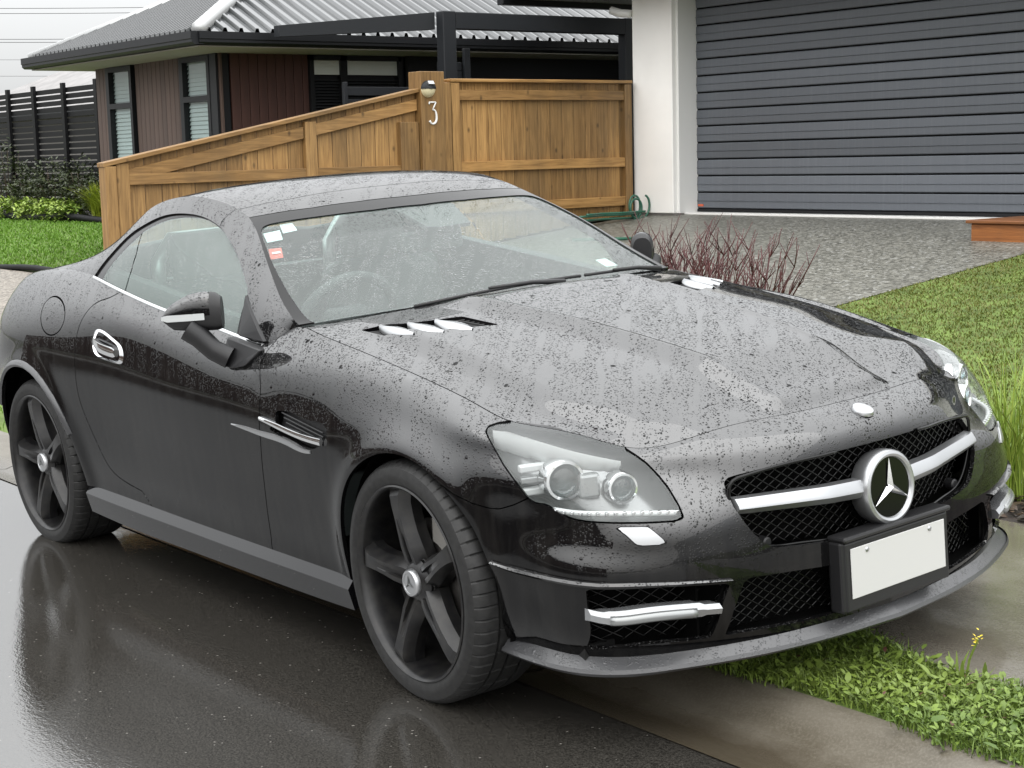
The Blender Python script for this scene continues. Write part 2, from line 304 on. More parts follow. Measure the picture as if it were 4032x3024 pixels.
blades('neighbour_grass',60000,(-30,-8.9),(3.36,6.10),(.02,.04),(.010,.016),'turf_left',1.1,label='bright green lawn left of the timber fence')
blades('verge_grass',2500,(-12,-2.2),(-.28,.12),(.02,.06),(.004,.008),'turf_left',.8,label='thin grass strip between kerb and footpath behind the car')
# weedy verge in front of the nose
def vm(x,y): return (y>-.285+.02*np.sin(x*9)+rng.normal(0,.008,len(x)))&(y<np.interp(x,[.3,.55,.8,.95,1.15,1.6],[.2,.19,.11,.06,.12,.16])+rng.normal(0,.012,len(x)))
blades('verge_weeds',34000,(-.4,1.75),(-.33,.24),(.012,.045),(.0025,.005),'weed',1.1,vm,label='wet weedy grass verge under the nose of the car')
n=17000; x=rng.uniform(-.4,1.75,n); y=rng.uniform(-.33,.24,n); k=vm(x,y); x,y=x[k],y[k]; n=len(x)
V=leafmesh(np.stack([x,y,gz(y)+rng.uniform(.004,.040,n)],1),rng.uniform(0,6.28,n),rng.gamma(3.0,.0042,n)+.005,rng.uniform(-.4,.9,n),rng.uniform(.35,.7))
tag(leafobj('clover_leaves',V,'weed'),'small round clover leaves among the verge grass','clover',kind='stuff')
n=2600; V=leafmesh(np.stack([x:=rng.uniform(-1.2,.9,n),y:=rng.uniform(1.56,2.2,n),gz(y)+rng.uniform(.004,.03,n)],1),rng.uniform(0,6.28,n),rng.uniform(.02,.06,n),rng.uniform(-.3,.4,n),.55)
tag(leafobj('bark_chips',V,'bark'),'dark wet bark chips on the garden bed','bark',kind='stuff')
# ---------------------------------------------------------------- car surfaces (car frame: x forward, y left, z up, right side = -y)
def nspline(t, P, q):
    t=np.asarray(t,float); P=np.asarray(P,float); q=np.asarray(q,float)
    n=len(t); h=np.diff(t)
    A=np.zeros((n,n)); r=np.zeros(P.shape); A[0,0]=A[-1,-1]=1
    for i in range(1,n-1):
        A[i,i-1]=h[i-1]; A[i,i]=2*(h[i-1]+h[i]); A[i,i+1]=h[i]
        r[i]=6*((P[i+1]-P[i])/h[i]-(P[i]-P[i-1])/h[i-1])
    M=np.linalg.solve(A,r.reshape(n,-1)).reshape(r.shape)
    k=np.clip(np.searchsorted(t,q,side='right')-1,0,n-2)
    a=(t[k+1]-q); b=(q-t[k]); hh=h[k]
    sh=(-1,)+(1,)*(P.ndim-1); a=a.reshape(sh); b=b.reshape(sh); hh=hh.reshape(sh)
    return M[k]*a**3/(6*hh)+M[k+1]*b**3/(6*hh)+(P[k]/hh-M[k]*hh/6)*a+(P[k+1]/hh-M[k+1]*hh/6)*b
def curve(pts, m):
    pts=np.asarray(pts,float); d=np.r_[0,np.cumsum(np.linalg.norm(np.diff(pts,axis=0),axis=1))]
    return nspline(d,pts,np.linspace(0,d[-1],m))
XF,XR=.05,-2.85
def upar(P):
    x,y=P[:,0],P[:,1]
    return np.where(x>=XF,np.degrees(np.arctan2(y,np.maximum(x-XF,1e-9)))/90,
      np.where(x>=XR,1+(XF-x),1+(XF-XR)+1-np.degrees(np.arctan2(y,np.maximum(XR-x,1e-9)))/90))
UMAX=1+(XF-XR)+1
def at_u(pts,u):
    d=curve(pts,1500); p=upar(d); p=np.maximum.accumulate(p)
    p[0],p[-1]=0,UMAX
    return np.stack([np.interp(u,p,d[:,k]) for k in range(3)],1)
ROWS_=[
# r0 bonnet gap / inner belt / deck edge
[(.685,0,.714),(.672,.17,.712),(.625,.40,.703),(.545,.598,.687),(.474,.668,.717),(.379,.72,.738),(.283,.752,.750),(.167,.754,.775),(-.026,.753,.816),(-.234,.75,.851),(-.459,.747,.885),(-.62,.738,.907),(-.705,.734,.915),(-.745,.738,.907),(-.79,.766,.880),(-.86,.785,.862),(-.93,.788,.873),(-1.0,.788,.883),(-1.13,.788,.900),(-1.27,.788,.914),(-1.46,.787,.933),(-1.68,.783,.963),(-1.92,.766,.994),(-2.12,.735,1.011),(-2.34,.705,1.018),(-2.56,.69,1.015),(-2.75,.68,1.003),(-3.0,.60,.975),(-3.13,.40,.966),(-3.16,0,.962)],
# r1
[(.738,0,.70),(.722,.20,.696),(.665,.42,.676),(.577,.600,.670),(.506,.714,.695),(.405,.778,.722),(.287,.816,.738),(.055,.806,.794),(-.133,.804,.830),(-.4,.803,.856),(-.62,.808,.853),(-.80,.818,.838),(-1.0,.820,.853),(-1.3,.822,.884),(-1.8,.818,.942),(-2.1,.778,.986),(-2.4,.748,1.002),(-2.75,.73,.99),(-3.0,.655,.963),(-3.15,.43,.952),(-3.18,0,.948)],
# r2
[(.785,0,.668),(.767,.2,.660),(.698,.42,.636),(.615,.575,.632),(.540,.728,.657),(.425,.805,.680),(.25,.850,.699),(0,.855,.742),(-.4,.851,.786),(-.8,.851,.79),(-1.3,.854,.83),(-1.8,.859,.882),(-2.1,.850,.913),(-2.43,.838,.925),(-2.75,.812,.91),(-3.0,.735,.89),(-3.17,.50,.87),(-3.21,0,.87)],
# r3
[(.803,0,.61),(.785,.2,.605),(.715,.44,.588),(.652,.578,.592),(.588,.722,.603),(.455,.818,.622),(.25,.872,.642),(0,.884,.682),(-.4,.874,.706),(-.8,.868,.735),(-1.3,.870,.766),(-1.8,.882,.79),(-2.1,.892,.81),(-2.43,.895,.82),(-2.75,.868,.81),(-3.0,.79,.80),(-3.2,.53,.78),(-3.24,0,.78)],
# r4
[(.806,0,.545),(.793,.2,.543),(.745,.44,.538),(.70,.585,.534),(.637,.708,.53),(.535,.790,.535),(.40,.842,.555),(.25,.880,.577),(0,.893,.62),(-.4,.886,.645),(-.8,.880,.67),(-1.3,.883,.688),(-1.8,.893,.70),(-2.1,.906,.71),(-2.43,.912,.72),(-2.75,.888,.71),(-3.0,.815,.70),(-3.22,.55,.69),(-3.26,0,.69)],
# r5
[(.810,0,.48),(.80,.2,.48),(.762,.43,.477),(.712,.605,.474),(.64,.725,.474),(.53,.806,.48),(.40,.848,.488),(.25,.875,.50),(0,.893,.55),(-.4,.887,.57),(-.8,.880,.587),(-1.3,.881,.595),(-1.8,.889,.60),(-2.1,.905,.605),(-2.43,.912,.61),(-2.75,.889,.60),(-3.0,.82,.59),(-3.23,.55,.58),(-3.27,0,.58)],
# r6
[(.815,0,.405),(.803,.2,.405),(.768,.45,.402),(.715,.62,.408),(.635,.748,.418),(.53,.820,.425),(.40,.851,.430),(.25,.872,.44),(0,.885,.46),(-.4,.876,.465),(-.8,.870,.472),(-1.3,.869,.48),(-1.8,.876,.48),(-2.1,.893,.48),(-2.43,.903,.49),(-2.75,.885,.49),(-3.0,.815,.49),(-3.23,.55,.48),(-3.27,0,.48)],
# r7
[(.820,0,.32),(.805,.2,.32),(.762,.47,.322),(.70,.64,.328),(.62,.755,.336),(.52,.815,.344),(.40,.840,.35),(.25,.853,.355),(0,.865,.36),(-.4,.862,.362),(-.8,.860,.366),(-1.3,.860,.37),(-1.8,.864,.37),(-2.1,.875,.37),(-2.43,.885,.37),(-2.75,.87,.38),(-3.0,.80,.38),(-3.22,.55,.37),(-3.25,0,.37)],
# r8
[(.822,0,.255),(.805,.2,.255),(.755,.47,.256),(.685,.64,.258),(.61,.748,.262),(.52,.805,.267),(.40,.826,.27),(.25,.835,.275),(0,.85,.285),(-.4,.851,.288),(-.8,.851,.29),(-1.3,.851,.295),(-1.8,.853,.30),(-2.1,.86,.30),(-2.43,.865,.30),(-2.75,.85,.30),(-3.0,.78,.29),(-3.2,.53,.28),(-3.23,0,.28)],
# r9  crease (lip top / door bottom)
[(.820,0,.216),(.802,.2,.216),(.752,.44,.216),(.680,.61,.216),(.60,.728,.217),(.52,.783,.219),(.40,.806,.223),(.25,.815,.23),(0,.83,.245),(-.4,.848,.258),(-.8,.850,.261),(-1.3,.851,.265),(-1.8,.852,.272),(-2.1,.855,.275),(-2.43,.855,.27),(-2.75,.84,.26),(-3.0,.77,.25),(-3.19,.53,.25),(-3.22,0,.25)],
# r10 crease (lip edge / skirt edge)
[(.852,0,.187),(.833,.2,.187),(.782,.44,.187),(.712,.62,.187),(.635,.75,.188),(.55,.812,.190),(.42,.838,.193),(.25,.845,.20),(0,.86,.215),(-.4,.870,.230),(-.8,.873,.233),(-1.3,.874,.238),(-1.8,.876,.244),(-2.1,.876,.25),(-2.43,.87,.25),(-2.75,.845,.24),(-3.0,.775,.235),(-3.2,.53,.23),(-3.23,0,.23)],
# r11 bottom
[(.80,0,.168),(.782,.2,.168),(.735,.42,.168),(.67,.58,.168),(.595,.70,.168),(.51,.765,.168),(.40,.79,.168),(.25,.80,.168),(0,.83,.168),(-.4,.855,.166),(-.8,.86,.166),(-1.3,.86,.166),(-1.8,.86,.17),(-2.1,.86,.18),(-2.43,.85,.19),(-2.75,.80,.2),(-3.0,.72,.2),(-3.13,.50,.2),(-3.16,0,.2)],
]
ROWS=[[(x if x>-2.6 else -2.6+(x+2.6)*.80,y,z) for x,y,z in r] for r in ROWS_]
FW=(0.0,.318,.341); RW=(-2.428,.322,.362)
def ucols():
    return np.r_[np.linspace(0,1,120,endpoint=False),np.linspace(1,1+XF-XR,300,endpoint=False),np.linspace(1+XF-XR,UMAX,36)]
def vnormals(G):
    du=np.gradient(G,axis=1); dv=np.gradient(G,axis=0)
    n=np.cross(du,dv); n/=np.maximum(np.linalg.norm(n,axis=2,keepdims=True),1e-12)
    return n
def flare(G):
    for cx,cz,R in (FW,RW):
        d=np.hypot(G[...,0]-cx,G[...,2]-cz)-R
        w=np.where(G[...,2]>cz-.12,1,np.clip(1-(cz-.12-G[...,2])/.12,0,1))
        amp=.012*np.exp(-(np.maximum(d,0)/.045)**2)*w*(np.abs(G[...,1])>.7)
        G[...,1]+=amp
    return G
def shell():
    """three grids (v,u,3) with y>0 : main side r0..r9, lip face r9..r10, underside r10..r11"""
    u=ucols(); R=np.array([at_u(r,u) for r in ROWS])       # rows,cols,3
    def sub(a,b,per):
        blk=R[a:b+1]; v=np.arange(b-a+1)
        d=np.linalg.norm(np.diff(blk,axis=0),axis=2).mean(1); v=np.r_[0,np.cumsum(d)]
        q=np.concatenate([np.linspace(v[i],v[i+1],per,endpoint=False) for i in range(len(v)-1)]+[[v[-1]]])
        if b-a==1:
            t=((q-v[0])/(v[1]-v[0]))[:,None,None]; return blk[0]*(1-t)+blk[1]*t
        return nspline(v,blk,q)
    return flare(sub(0,9,9)),sub(9,10,5),sub(10,11,4)
# cabin
EDGE=[(-.705,.736,.922),(-.746,.73,.937),(-.834,.71,.979),(-.926,.68,1.032),(-1.061,.63,1.111),(-1.217,.57,1.189),(-1.347,.55,1.235),(-1.50,.552,1.266),(-1.70,.558,1.276),(-1.95,.558,1.240),(-2.15,.565,1.158),(-2.35,.58,1.08),(-2.55,.60,1.03)]
CENT=[(-.555,0,.945),(-.625,0,.978),(-.725,0,1.026),(-.83,0,1.077),(-.97,0,1.145),(-1.12,0,1.214),(-1.265,0,1.268),(-1.45,0,1.296),(-1.70,0,1.306),(-1.97,0,1.285),(-2.18,0,1.235),(-2.38,0,1.16),(-2.60,0,1.06)]
BELT=[(-.705,.734,.915),(-.745,.738,.907),(-.79,.766,.880),(-.86,.785,.862),(-1.0,.788,.883),(-1.13,.788,.900),(-1.27,.788,.914),(-1.46,.787,.933),(-1.68,.783,.963),(-1.92,.766,.994),(-2.12,.735,1.011),(-2.34,.705,1.018),(-2.56,.69,1.015)]
def cabin():
    k=np.arange(13); q=np.linspace(0,12,200)
    E=nspline(k,EDGE,q); C=nspline(k,CENT,q); B=nspline(k,BELT,q)
    t=np.linspace(0,1,61)[:,None]
    top=np.stack([C[:,0]+(E[:,0]-C[:,0])*t**2, t*E[:,1], C[:,2]+(E[:,2]-C[:,2])*t**2.5],2)
    s=np.linspace(0,1,50)[:,None]
    L=np.linalg.norm(E-B,axis=1)
    side=np.stack([E[:,0]+(B[:,0]-E[:,0])*s, E[:,1]+(B[:,1]-E[:,1])*s+.06*L*4*s*(1-s)*.9, E[:,2]+(B[:,2]-E[:,2])*s+.02*L*4*s*(1-s)],2)
    return top,side
# bonnet
def sstep(a,b,x): 
    t=np.clip((x-a)/(b-a),0,1); return t*t*(3-2*t)
def bonnet():
    m=170; q=np.linspace(0,1,m)
    side=at_u(ROWS[0],np.linspace(1,2,4000)[:0] if False else np.concatenate([np.linspace(.0,2.4,6000)]))
    # part of r0 from corner (x .545) back to x -.735
    i0=np.argmin(np.abs(side[:,1]-.598)+ (side[:,0]<.3)*9); i1=np.argmin(np.abs(side[:,0]+.735))
    sd=curve(side[i0:i1:60],m)[::-1]            # rear -> front
    cc=curve([(-.575,0,.938),(-.36,0,.906),(-.05,0,.868),(.22,0,.824),(.45,0,.778),(.60,0,.738),(.685,0,.714)],m)
    fr=side[:i0+1]                              # front edge centre->corner
    t=np.linspace(0,1,141)[:,None]
    # front edge plan shape blended in near q=1 
    bow=np.interp(t[:,0],fr[:,1]/fr[-1,1],fr[:,0]); bow=(bow-bow[0])/(bow[-1]-bow[0])
    w=sstep(.55,1,q)[None,:]
    sh=bow[:,None]*w+(t**2)*(1-w)
    x=cc[:,0]+(sd[:,0]-cc[:,0])*sh; y=t*sd[:,1]
    prof=t**2.1
    fz=np.interp(t[:,0],fr[:,1]/fr[-1,1],fr[:,2]); fz=(fz-fz[0])/(fz[-1]-fz[0])
    z=cc[:,2]+(sd[:,2]-cc[:,2])*(prof*(1-w)+fz[:,None]*w)
    # raised centre with a crease on each side, step near the wing
    yc=.247-.112*x
    fade=sstep(-.60,-.42,x)*(1-sstep(.62,.70,x))
    dome=.022*(1-sstep(0,.075,y-yc))*fade+ .0062*np.exp(-(np.abs(y-yc)/.013)**1.3)*fade
    step=.028*(1-sstep(.79,.90,t+0*x))*sstep(-.70,-.35,x)*(1-sstep(.40,.60,x))
    edgehold=(1-sstep(.97,1.0,q))[None,:]
    z=z+(dome+step)*np.maximum(edgehold,0.0)-.0*x
    return np.stack([x,y,z],2)
CUT={"headlight":[[0.2802,-0.8218,0.7367],[0.2714,-0.8066,0.7444],[0.2762,-0.7799,0.7482],[0.292,-0.7541,0.7482],[0.543,-0.6115,0.6868],[0.5728,-0.6036,0.6722],[0.5921,-0.593,0.6565],[0.6178,-0.5795,0.6263],[0.6464,-0.5754,0.5985],[0.6807,-0.5777,0.5621],[0.6988,-0.5821,0.5375],[0.6926,-0.6045,0.5334],[0.6694,-0.651,0.5364],[0.6367,-0.7011,0.5406],[0.5964,-0.7444,0.5446],[0.568,-0.7668,0.5472],[0.5363,-0.7863,0.5537],[0.5065,-0.8007,0.5692],[0.4825,-0.8109,0.5837],[0.4576,-0.8216,0.5846],[0.4345,-0.83,0.5965],[0.4036,-0.8365,0.632],[0.3605,-0.8368,0.6674],[0.3162,-0.833,0.7101]],"hl_lens1":[[0.4982,-0.7793,0.6501]],"hl_lens2":[[0.5935,-0.6585,0.6285]],"hl_mid":[[0.5501,-0.7277,0.6459]],"hl_brow":[[0.2915,-0.8115,0.7387],[0.3572,-0.7977,0.7287],[0.4389,-0.7707,0.7112],[0.5008,-0.729,0.6939],[0.5457,-0.6733,0.6768],[0.583,-0.614,0.6581]],"hl_led":[[0.4923,-0.8076,0.5697],[0.5462,-0.7782,0.5646],[0.6162,-0.7129,0.5631],[0.684,-0.5881,0.5537]],"washer":[[0.6217,-0.725,0.5311],[0.6235,-0.7217,0.5336],[0.6652,-0.6671,0.5286],[0.6702,-0.6623,0.5243],[0.691,-0.6416,0.4975],[0.6936,-0.6398,0.4889],[0.69,-0.6479,0.4864],[0.6635,-0.691,0.489],[0.6568,-0.699,0.4933],[0.6397,-0.7122,0.5153]],"fog":[[0.5813,-0.791,0.3937],[0.6881,-0.6742,0.3906],[0.7565,-0.498,0.3713],[0.7493,-0.516,0.3311],[0.725,-0.5409,0.2427],[0.6524,-0.6876,0.2482],[0.598,-0.7468,0.2418],[0.5658,-0.7688,0.2375],[0.5558,-0.779,0.2449]],"foglamp":[[0.5747,-0.7886,0.3297],[0.6003,-0.7709,0.3237],[0.6679,-0.6962,0.326],[0.7131,-0.6115,0.3238],[0.744,-0.5305,0.3169]],"lower_r":[[0.8025,-0.2174,0.3566],[0.7899,-0.329,0.3669],[0.7697,-0.4445,0.3751],[0.7657,-0.4615,0.369],[0.7556,-0.4913,0.3029],[0.738,-0.508,0.2429],[0.7659,-0.4173,0.2407],[0.7935,-0.2749,0.2333]],"grille_r":[[0.7877,-0.1551,0.6259],[0.7687,-0.2568,0.6233],[0.7357,-0.3618,0.616],[0.7121,-0.4198,0.6093],[0.7044,-0.4392,0.6055],[0.7034,-0.4523,0.5965],[0.7157,-0.4572,0.5765],[0.7379,-0.4574,0.5425],[0.7536,-0.4422,0.5077],[0.7635,-0.4227,0.4774],[0.772,-0.4013,0.4529],[0.7797,-0.3737,0.4349],[0.7927,-0.2949,0.4228],[0.8038,-0.1873,0.4142]],"strip":[[0.3345,-0.8721,0.4368],[0.371,-0.8594,0.4284],[0.4387,-0.8441,0.422],[0.5163,-0.8248,0.4168],[0.5786,-0.7943,0.4105],[0.625,-0.758,0.4072],[0.6598,-0.7186,0.4054],[0.713,-0.6247,0.3979],[0.7569,-0.4975,0.3852]],"bumperfender":[[0.1765,-0.9002,0.6099],[0.2231,-0.8954,0.5898],[0.283,-0.8794,0.5699],[0.3247,-0.8651,0.5619],[0.3563,-0.8552,0.5622],[0.3977,-0.8428,0.5761],[0.4345,-0.8301,0.5941]],"door_rear":[[-1.7898,-0.7802,0.9761],[-1.8365,-0.8076,0.9543],[-1.908,-0.8306,0.9331],[-1.9354,-0.8495,0.908],[-1.9587,-0.8682,0.8707],[-1.9726,-0.8834,0.8219],[-1.9772,-0.8934,0.7727],[-1.9779,-0.8979,0.7402],[-1.9782,-0.9011,0.6934],[-1.974,-0.8981,0.6017],[-1.9545,-0.8915,0.5418],[-1.9316,-0.8844,0.491],[-1.904,-0.8765,0.4365],[-1.8562,-0.865,0.3665],[-1.7648,-0.8564,0.33],[-1.6436,-0.8524,0.3127]],"door_front":[[-0.7819,-0.8037,0.8506],[-0.7373,-0.8626,0.7508],[-0.7285,-0.877,0.6912],[-0.7325,-0.8814,0.6003],[-0.751,-0.8735,0.5048],[-0.7681,-0.8617,0.3798],[-0.7827,-0.8503,0.2765]],"fuel":[[-2.0971,-0.8663,0.8845],[-2.1092,-0.8593,0.8982],[-2.1279,-0.8519,0.9108],[-2.1521,-0.8444,0.9217],[-2.1799,-0.8378,0.9305],[-2.2093,-0.8325,0.9366],[-2.2376,-0.8294,0.9401],[-2.2627,-0.8287,0.9405],[-2.2832,-0.8308,0.938],[-2.2978,-0.8355,0.9326],[-2.3066,-0.8422,0.9246],[-2.3102,-0.8502,0.9142],[-2.3091,-0.8587,0.902],[-2.3042,-0.8671,0.8883],[-2.296,-0.8747,0.8741],[-2.285,-0.8812,0.8598],[-2.2713,-0.8864,0.8465],[-2.2551,-0.8902,0.8347],[-2.2367,-0.8928,0.8251],[-2.2164,-0.8942,0.8182],[-2.1948,-0.8945,0.8146],[-2.1728,-0.8939,0.8142],[-2.1515,-0.8923,0.8172],[-2.1316,-0.8899,0.8233],[-2.1147,-0.8868,0.8322],[-2.1018,-0.8828,0.8434],[-2.0939,-0.8781,0.8564],[-2.0921,-0.8726,0.8703]],"handle":[[-1.8489,-0.8763,0.8292],[-1.8384,-0.8712,0.8481],[-1.7992,-0.868,0.855],[-1.7449,-0.8687,0.8446],[-1.6806,-0.8705,0.8259],[-1.6383,-0.8723,0.8084],[-1.6202,-0.8766,0.7805],[-1.623,-0.8801,0.76],[-1.652,-0.8825,0.7511],[-1.7274,-0.8847,0.7546],[-1.804,-0.8866,0.7629],[-1.836,-0.8855,0.7792],[-1.8497,-0.8812,0.8061]],"vent":[[-0.6408,-0.8766,0.691],[-0.6047,-0.874,0.7018],[-0.5639,-0.8736,0.7028],[-0.4525,-0.8768,0.691],[-0.3645,-0.8806,0.68],[-0.3551,-0.883,0.6689],[-0.3668,-0.886,0.649],[-0.388,-0.8874,0.6324],[-0.4168,-0.8875,0.6193],[-0.4554,-0.8869,0.6119],[-0.4966,-0.886,0.6123],[-0.5499,-0.885,0.6203],[-0.6298,-0.8834,0.6336],[-0.6716,-0.8824,0.6453],[-0.6367,-0.88,0.6721]],"ventfin":[[-0.7133,-0.8801,0.6704],[-0.6379,-0.8813,0.6622],[-0.5408,-0.8835,0.6506],[-0.4463,-0.8855,0.6434],[-0.3741,-0.8867,0.6419]],"ventstrip":[[-0.8986,-0.8814,0.6327],[-0.8102,-0.8816,0.6293],[-0.7222,-0.8822,0.6243],[-0.6417,-0.8833,0.6222],[-0.5512,-0.8849,0.6136],[-0.4822,-0.8863,0.6044],[-0.444,-0.8871,0.6053],[-0.401,-0.8878,0.6221]],"dlo":[[-2.1024,-0.7341,1.0155],[-2.0907,-0.7157,1.0426],[-2.0575,-0.6893,1.0828],[-1.9879,-0.6533,1.1414],[-1.8893,-0.6341,1.1824],[-1.788,-0.6191,1.2106],[-1.6939,-0.6121,1.2229],[-1.5926,-0.6073,1.224],[-1.4942,-0.6037,1.2149],[-1.4177,-0.6065,1.1984],[-1.3496,-0.6139,1.1775],[-1.2844,-0.6289,1.1492],[-1.1993,-0.6526,1.1095],[-1.1024,-0.6867,1.0593],[-1.0286,-0.7155,1.0143]],"dlo_f":[[-1.0386,-0.7148,1.0166],[-1.0115,-0.7264,0.9971],[-0.9416,-0.753,0.9454],[-0.8844,-0.7671,0.9095],[-0.8396,-0.7769,0.8777]],"glass":[[-1.8541,-0.6549,1.1645],[-1.7615,-0.6382,1.1919],[-1.6548,-0.6253,1.2082],[-1.5559,-0.6156,1.2112],[-1.4697,-0.6098,1.2044],[-1.3905,-0.6146,1.1849],[-1.3112,-0.625,1.1586],[-1.2174,-0.6497,1.1154],[-1.1109,-0.6876,1.0591],[-1.0352,-0.7163,1.0142],[-1.0201,-0.7277,0.9965]],"glassb":[[-0.9796,-0.7866,0.8829],[-1.106,-0.7865,0.9006]],"pillarB":[[-1.8612,-0.6557,1.1626],[-1.8043,-0.7125,1.0942],[-1.7841,-0.7484,1.0365],[-1.7792,-0.7743,0.9849]],"quarter":[[-2.0102,-0.7445,1.0183],[-1.9918,-0.7271,1.0491],[-1.9411,-0.7005,1.0958],[-1.8941,-0.6779,1.1319],[-1.8603,-0.6632,1.1541]],"wsglass_r":[[-1.0761,-0.006,1.1943],[-1.1066,-0.1862,1.202],[-1.1405,-0.3631,1.198],[-1.1826,-0.5073,1.1898],[-1.1852,-0.5575,1.1799],[-1.158,-0.5783,1.1644],[-1.0958,-0.6041,1.1327],[-1.0267,-0.6292,1.0956],[-0.9614,-0.6489,1.0587],[-0.8973,-0.6649,1.0223],[-0.8209,-0.682,0.9814],[-0.7597,-0.6932,0.9523],[-0.7178,-0.6992,0.9342],[-0.6956,-0.6994,0.9264]],"header_r":[[-1.2428,-0.5592,1.2008],[-1.1761,-0.2642,1.2253],[-1.1619,-0.091,1.2309],[-1.1731,0.1718,1.2317],[-1.1923,0.386,1.2159],[-1.2275,0.516,1.205]],"seam":[[-1.3454,-0.5494,1.2347],[-1.3073,-0.4235,1.2491],[-1.2747,-0.1979,1.2652],[-1.2664,-0.0173,1.2683],[-1.2719,0.1798,1.2655],[-1.3082,0.4081,1.2518],[-1.341,0.5459,1.2343]],"apseam":[[-1.3651,-0.5652,1.2264],[-1.3751,-0.5849,1.2108],[-1.3735,-0.6012,1.195],[-1.3668,-0.611,1.1839]],"cseam":[[-1.8887,-0.5818,1.2334],[-1.8773,-0.6036,1.215],[-1.8447,-0.6262,1.197]],"bvent":[[-0.521,-0.642,0.9053],[-0.403,-0.5551,0.9194],[-0.3516,-0.4109,0.923],[-0.2123,-0.3916,0.9065],[-0.2802,-0.5241,0.9073],[-0.4121,-0.639,0.8975]],"fin0":[[-0.4738,-0.6092,0.9148],[-0.3943,-0.5919,0.9162],[-0.3131,-0.6047,0.9037],[-0.3909,-0.6241,0.9038]],"fin1":[[-0.4107,-0.5556,0.9199],[-0.3474,-0.5244,0.9161],[-0.2617,-0.5394,0.9037],[-0.3196,-0.5737,0.9089]],"fin2":[[-0.3716,-0.4881,0.9211],[-0.3139,-0.4469,0.9164],[-0.223,-0.4689,0.9034],[-0.2826,-0.5053,0.9088]],"camhouse":[[-1.1097,-0.1268,1.2067],[-1.0674,-0.0957,1.1889],[-1.0181,-0.0866,1.1665],[-0.9677,-0.0748,1.1431],[-0.9577,-0.0307,1.139],[-0.9656,0.1017,1.1414],[-1.0332,0.114,1.1726],[-1.095,0.1296,1.2001],[-1.1576,0.0868,1.2292]],"stick1":[[-1.1654,-0.568,1.1698],[-1.1523,-0.515,1.1762],[-1.0999,-0.537,1.15],[-1.1138,-0.5852,1.1449]],"stick2":[[-1.1795,-0.4977,1.1906],[-1.1679,-0.4586,1.1936],[-1.1208,-0.4697,1.1722],[-1.1298,-0.516,1.1668]],"stick3":[[-1.0803,-0.6025,1.1265],[-1.0635,-0.5661,1.1279],[-1.0163,-0.589,1.1011],[-1.031,-0.6264,1.0983]],"stick4":[[-0.7172,0.4246,0.9911],[-0.7353,0.4841,0.9893],[-0.6909,0.4983,0.9665],[-0.6725,0.4315,0.9694]],"wiper":[]}
# ---------------------------------------------------------------- mesh cutting
class Msh:
    def __init__(s,V,N,F): s.V=V; s.N=N; s.F=F
    def mirror(s):
        V=s.V.copy(); N=s.N.copy(); V[:,1]*=-1; N[:,1]*=-1; return Msh(V,N,[f[::-1] for f in s.F])
    def join(s,o):
        k=len(s.V); return Msh(np.vstack([s.V,o.V]),np.vstack([s.N,o.N]),s.F+[tuple(i+k for i in f) for f in o.F])
    def keepfaces(s,fn):
        F=[f for f in s.F if fn(s.V[list(f)].mean(0))]
        u=sorted({i for f in F for i in f}); mp={a:b for b,a in enumerate(u)}
        return Msh(s.V[u],s.N[u],[tuple(mp[i] for i in f) for f in F])
def gridmesh(G,outward):
    """G (v,u,3) with y>0 -> right-hand side mesh (y<0), normals along outward(hint)"""
    G=G.copy(); G[...,1]*=-1; n=vnormals(G); a,b=G.shape[:2]
    V=G.reshape(-1,3); N=n.reshape(-1,3)
    flip=np.sum(N*outward(V))<0
    if flip: N=-N
    idx=np.arange(a*b).reshape(a,b)
    q=np.stack([idx[:-1,:-1],idx[:-1,1:],idx[1:,1:],idx[1:,:-1]],-1).reshape(-1,4)
    # winding that agrees with N
    k=len(q)//2; p=V[q[k]]; fn=np.cross(p[1]-p[0],p[3]-p[0])
    if fn@N[q[k][0]]<0: q=q[:,::-1]
    return Msh(V,N,[tuple(f) for f in q.tolist()])
def clip(m,f,keep_neg=False):
    """part of the mesh where f>0"""
    if keep_neg: f=-f
    V=list(m.V);N=list(m.N);F=[];cache={}
    pos=f>0
    def cutv(a,b):
        k=(a,b) if a<b else (b,a)
        if k not in cache:
            t=f[k[0]]/(f[k[0]]-f[k[1]]); V.append(m.V[k[0]]*(1-t)+m.V[k[1]]*t)
            n=m.N[k[0]]*(1-t)+m.N[k[1]]*t; N.append(n/max(np.linalg.norm(n),1e-9)); cache[k]=len(V)-1
        return cache[k]
    for fc in m.F:
        c=[pos[i] for i in fc]
        if all(c): F.append(fc); continue
        if not any(c): continue
        o=[]
        for i in range(len(fc)):
            a,b=fc[i],fc[(i+1)%len(fc)]
            if pos[a]: o.append(a)
            if pos[a]!=pos[b]: o.append(cutv(a,b))
        if len(o)>=3: F.append(tuple(o))
    u=sorted({i for fc in F for i in fc}); mp={a:b for b,a in enumerate(u)}
    if not u: return Msh(np.zeros((0,3)),np.zeros((0,3)),[])
    return Msh(np.array([V[i] for i in u]),np.array([N[i] for i in u]),[tuple(mp[i] for i in fc) for fc in F])
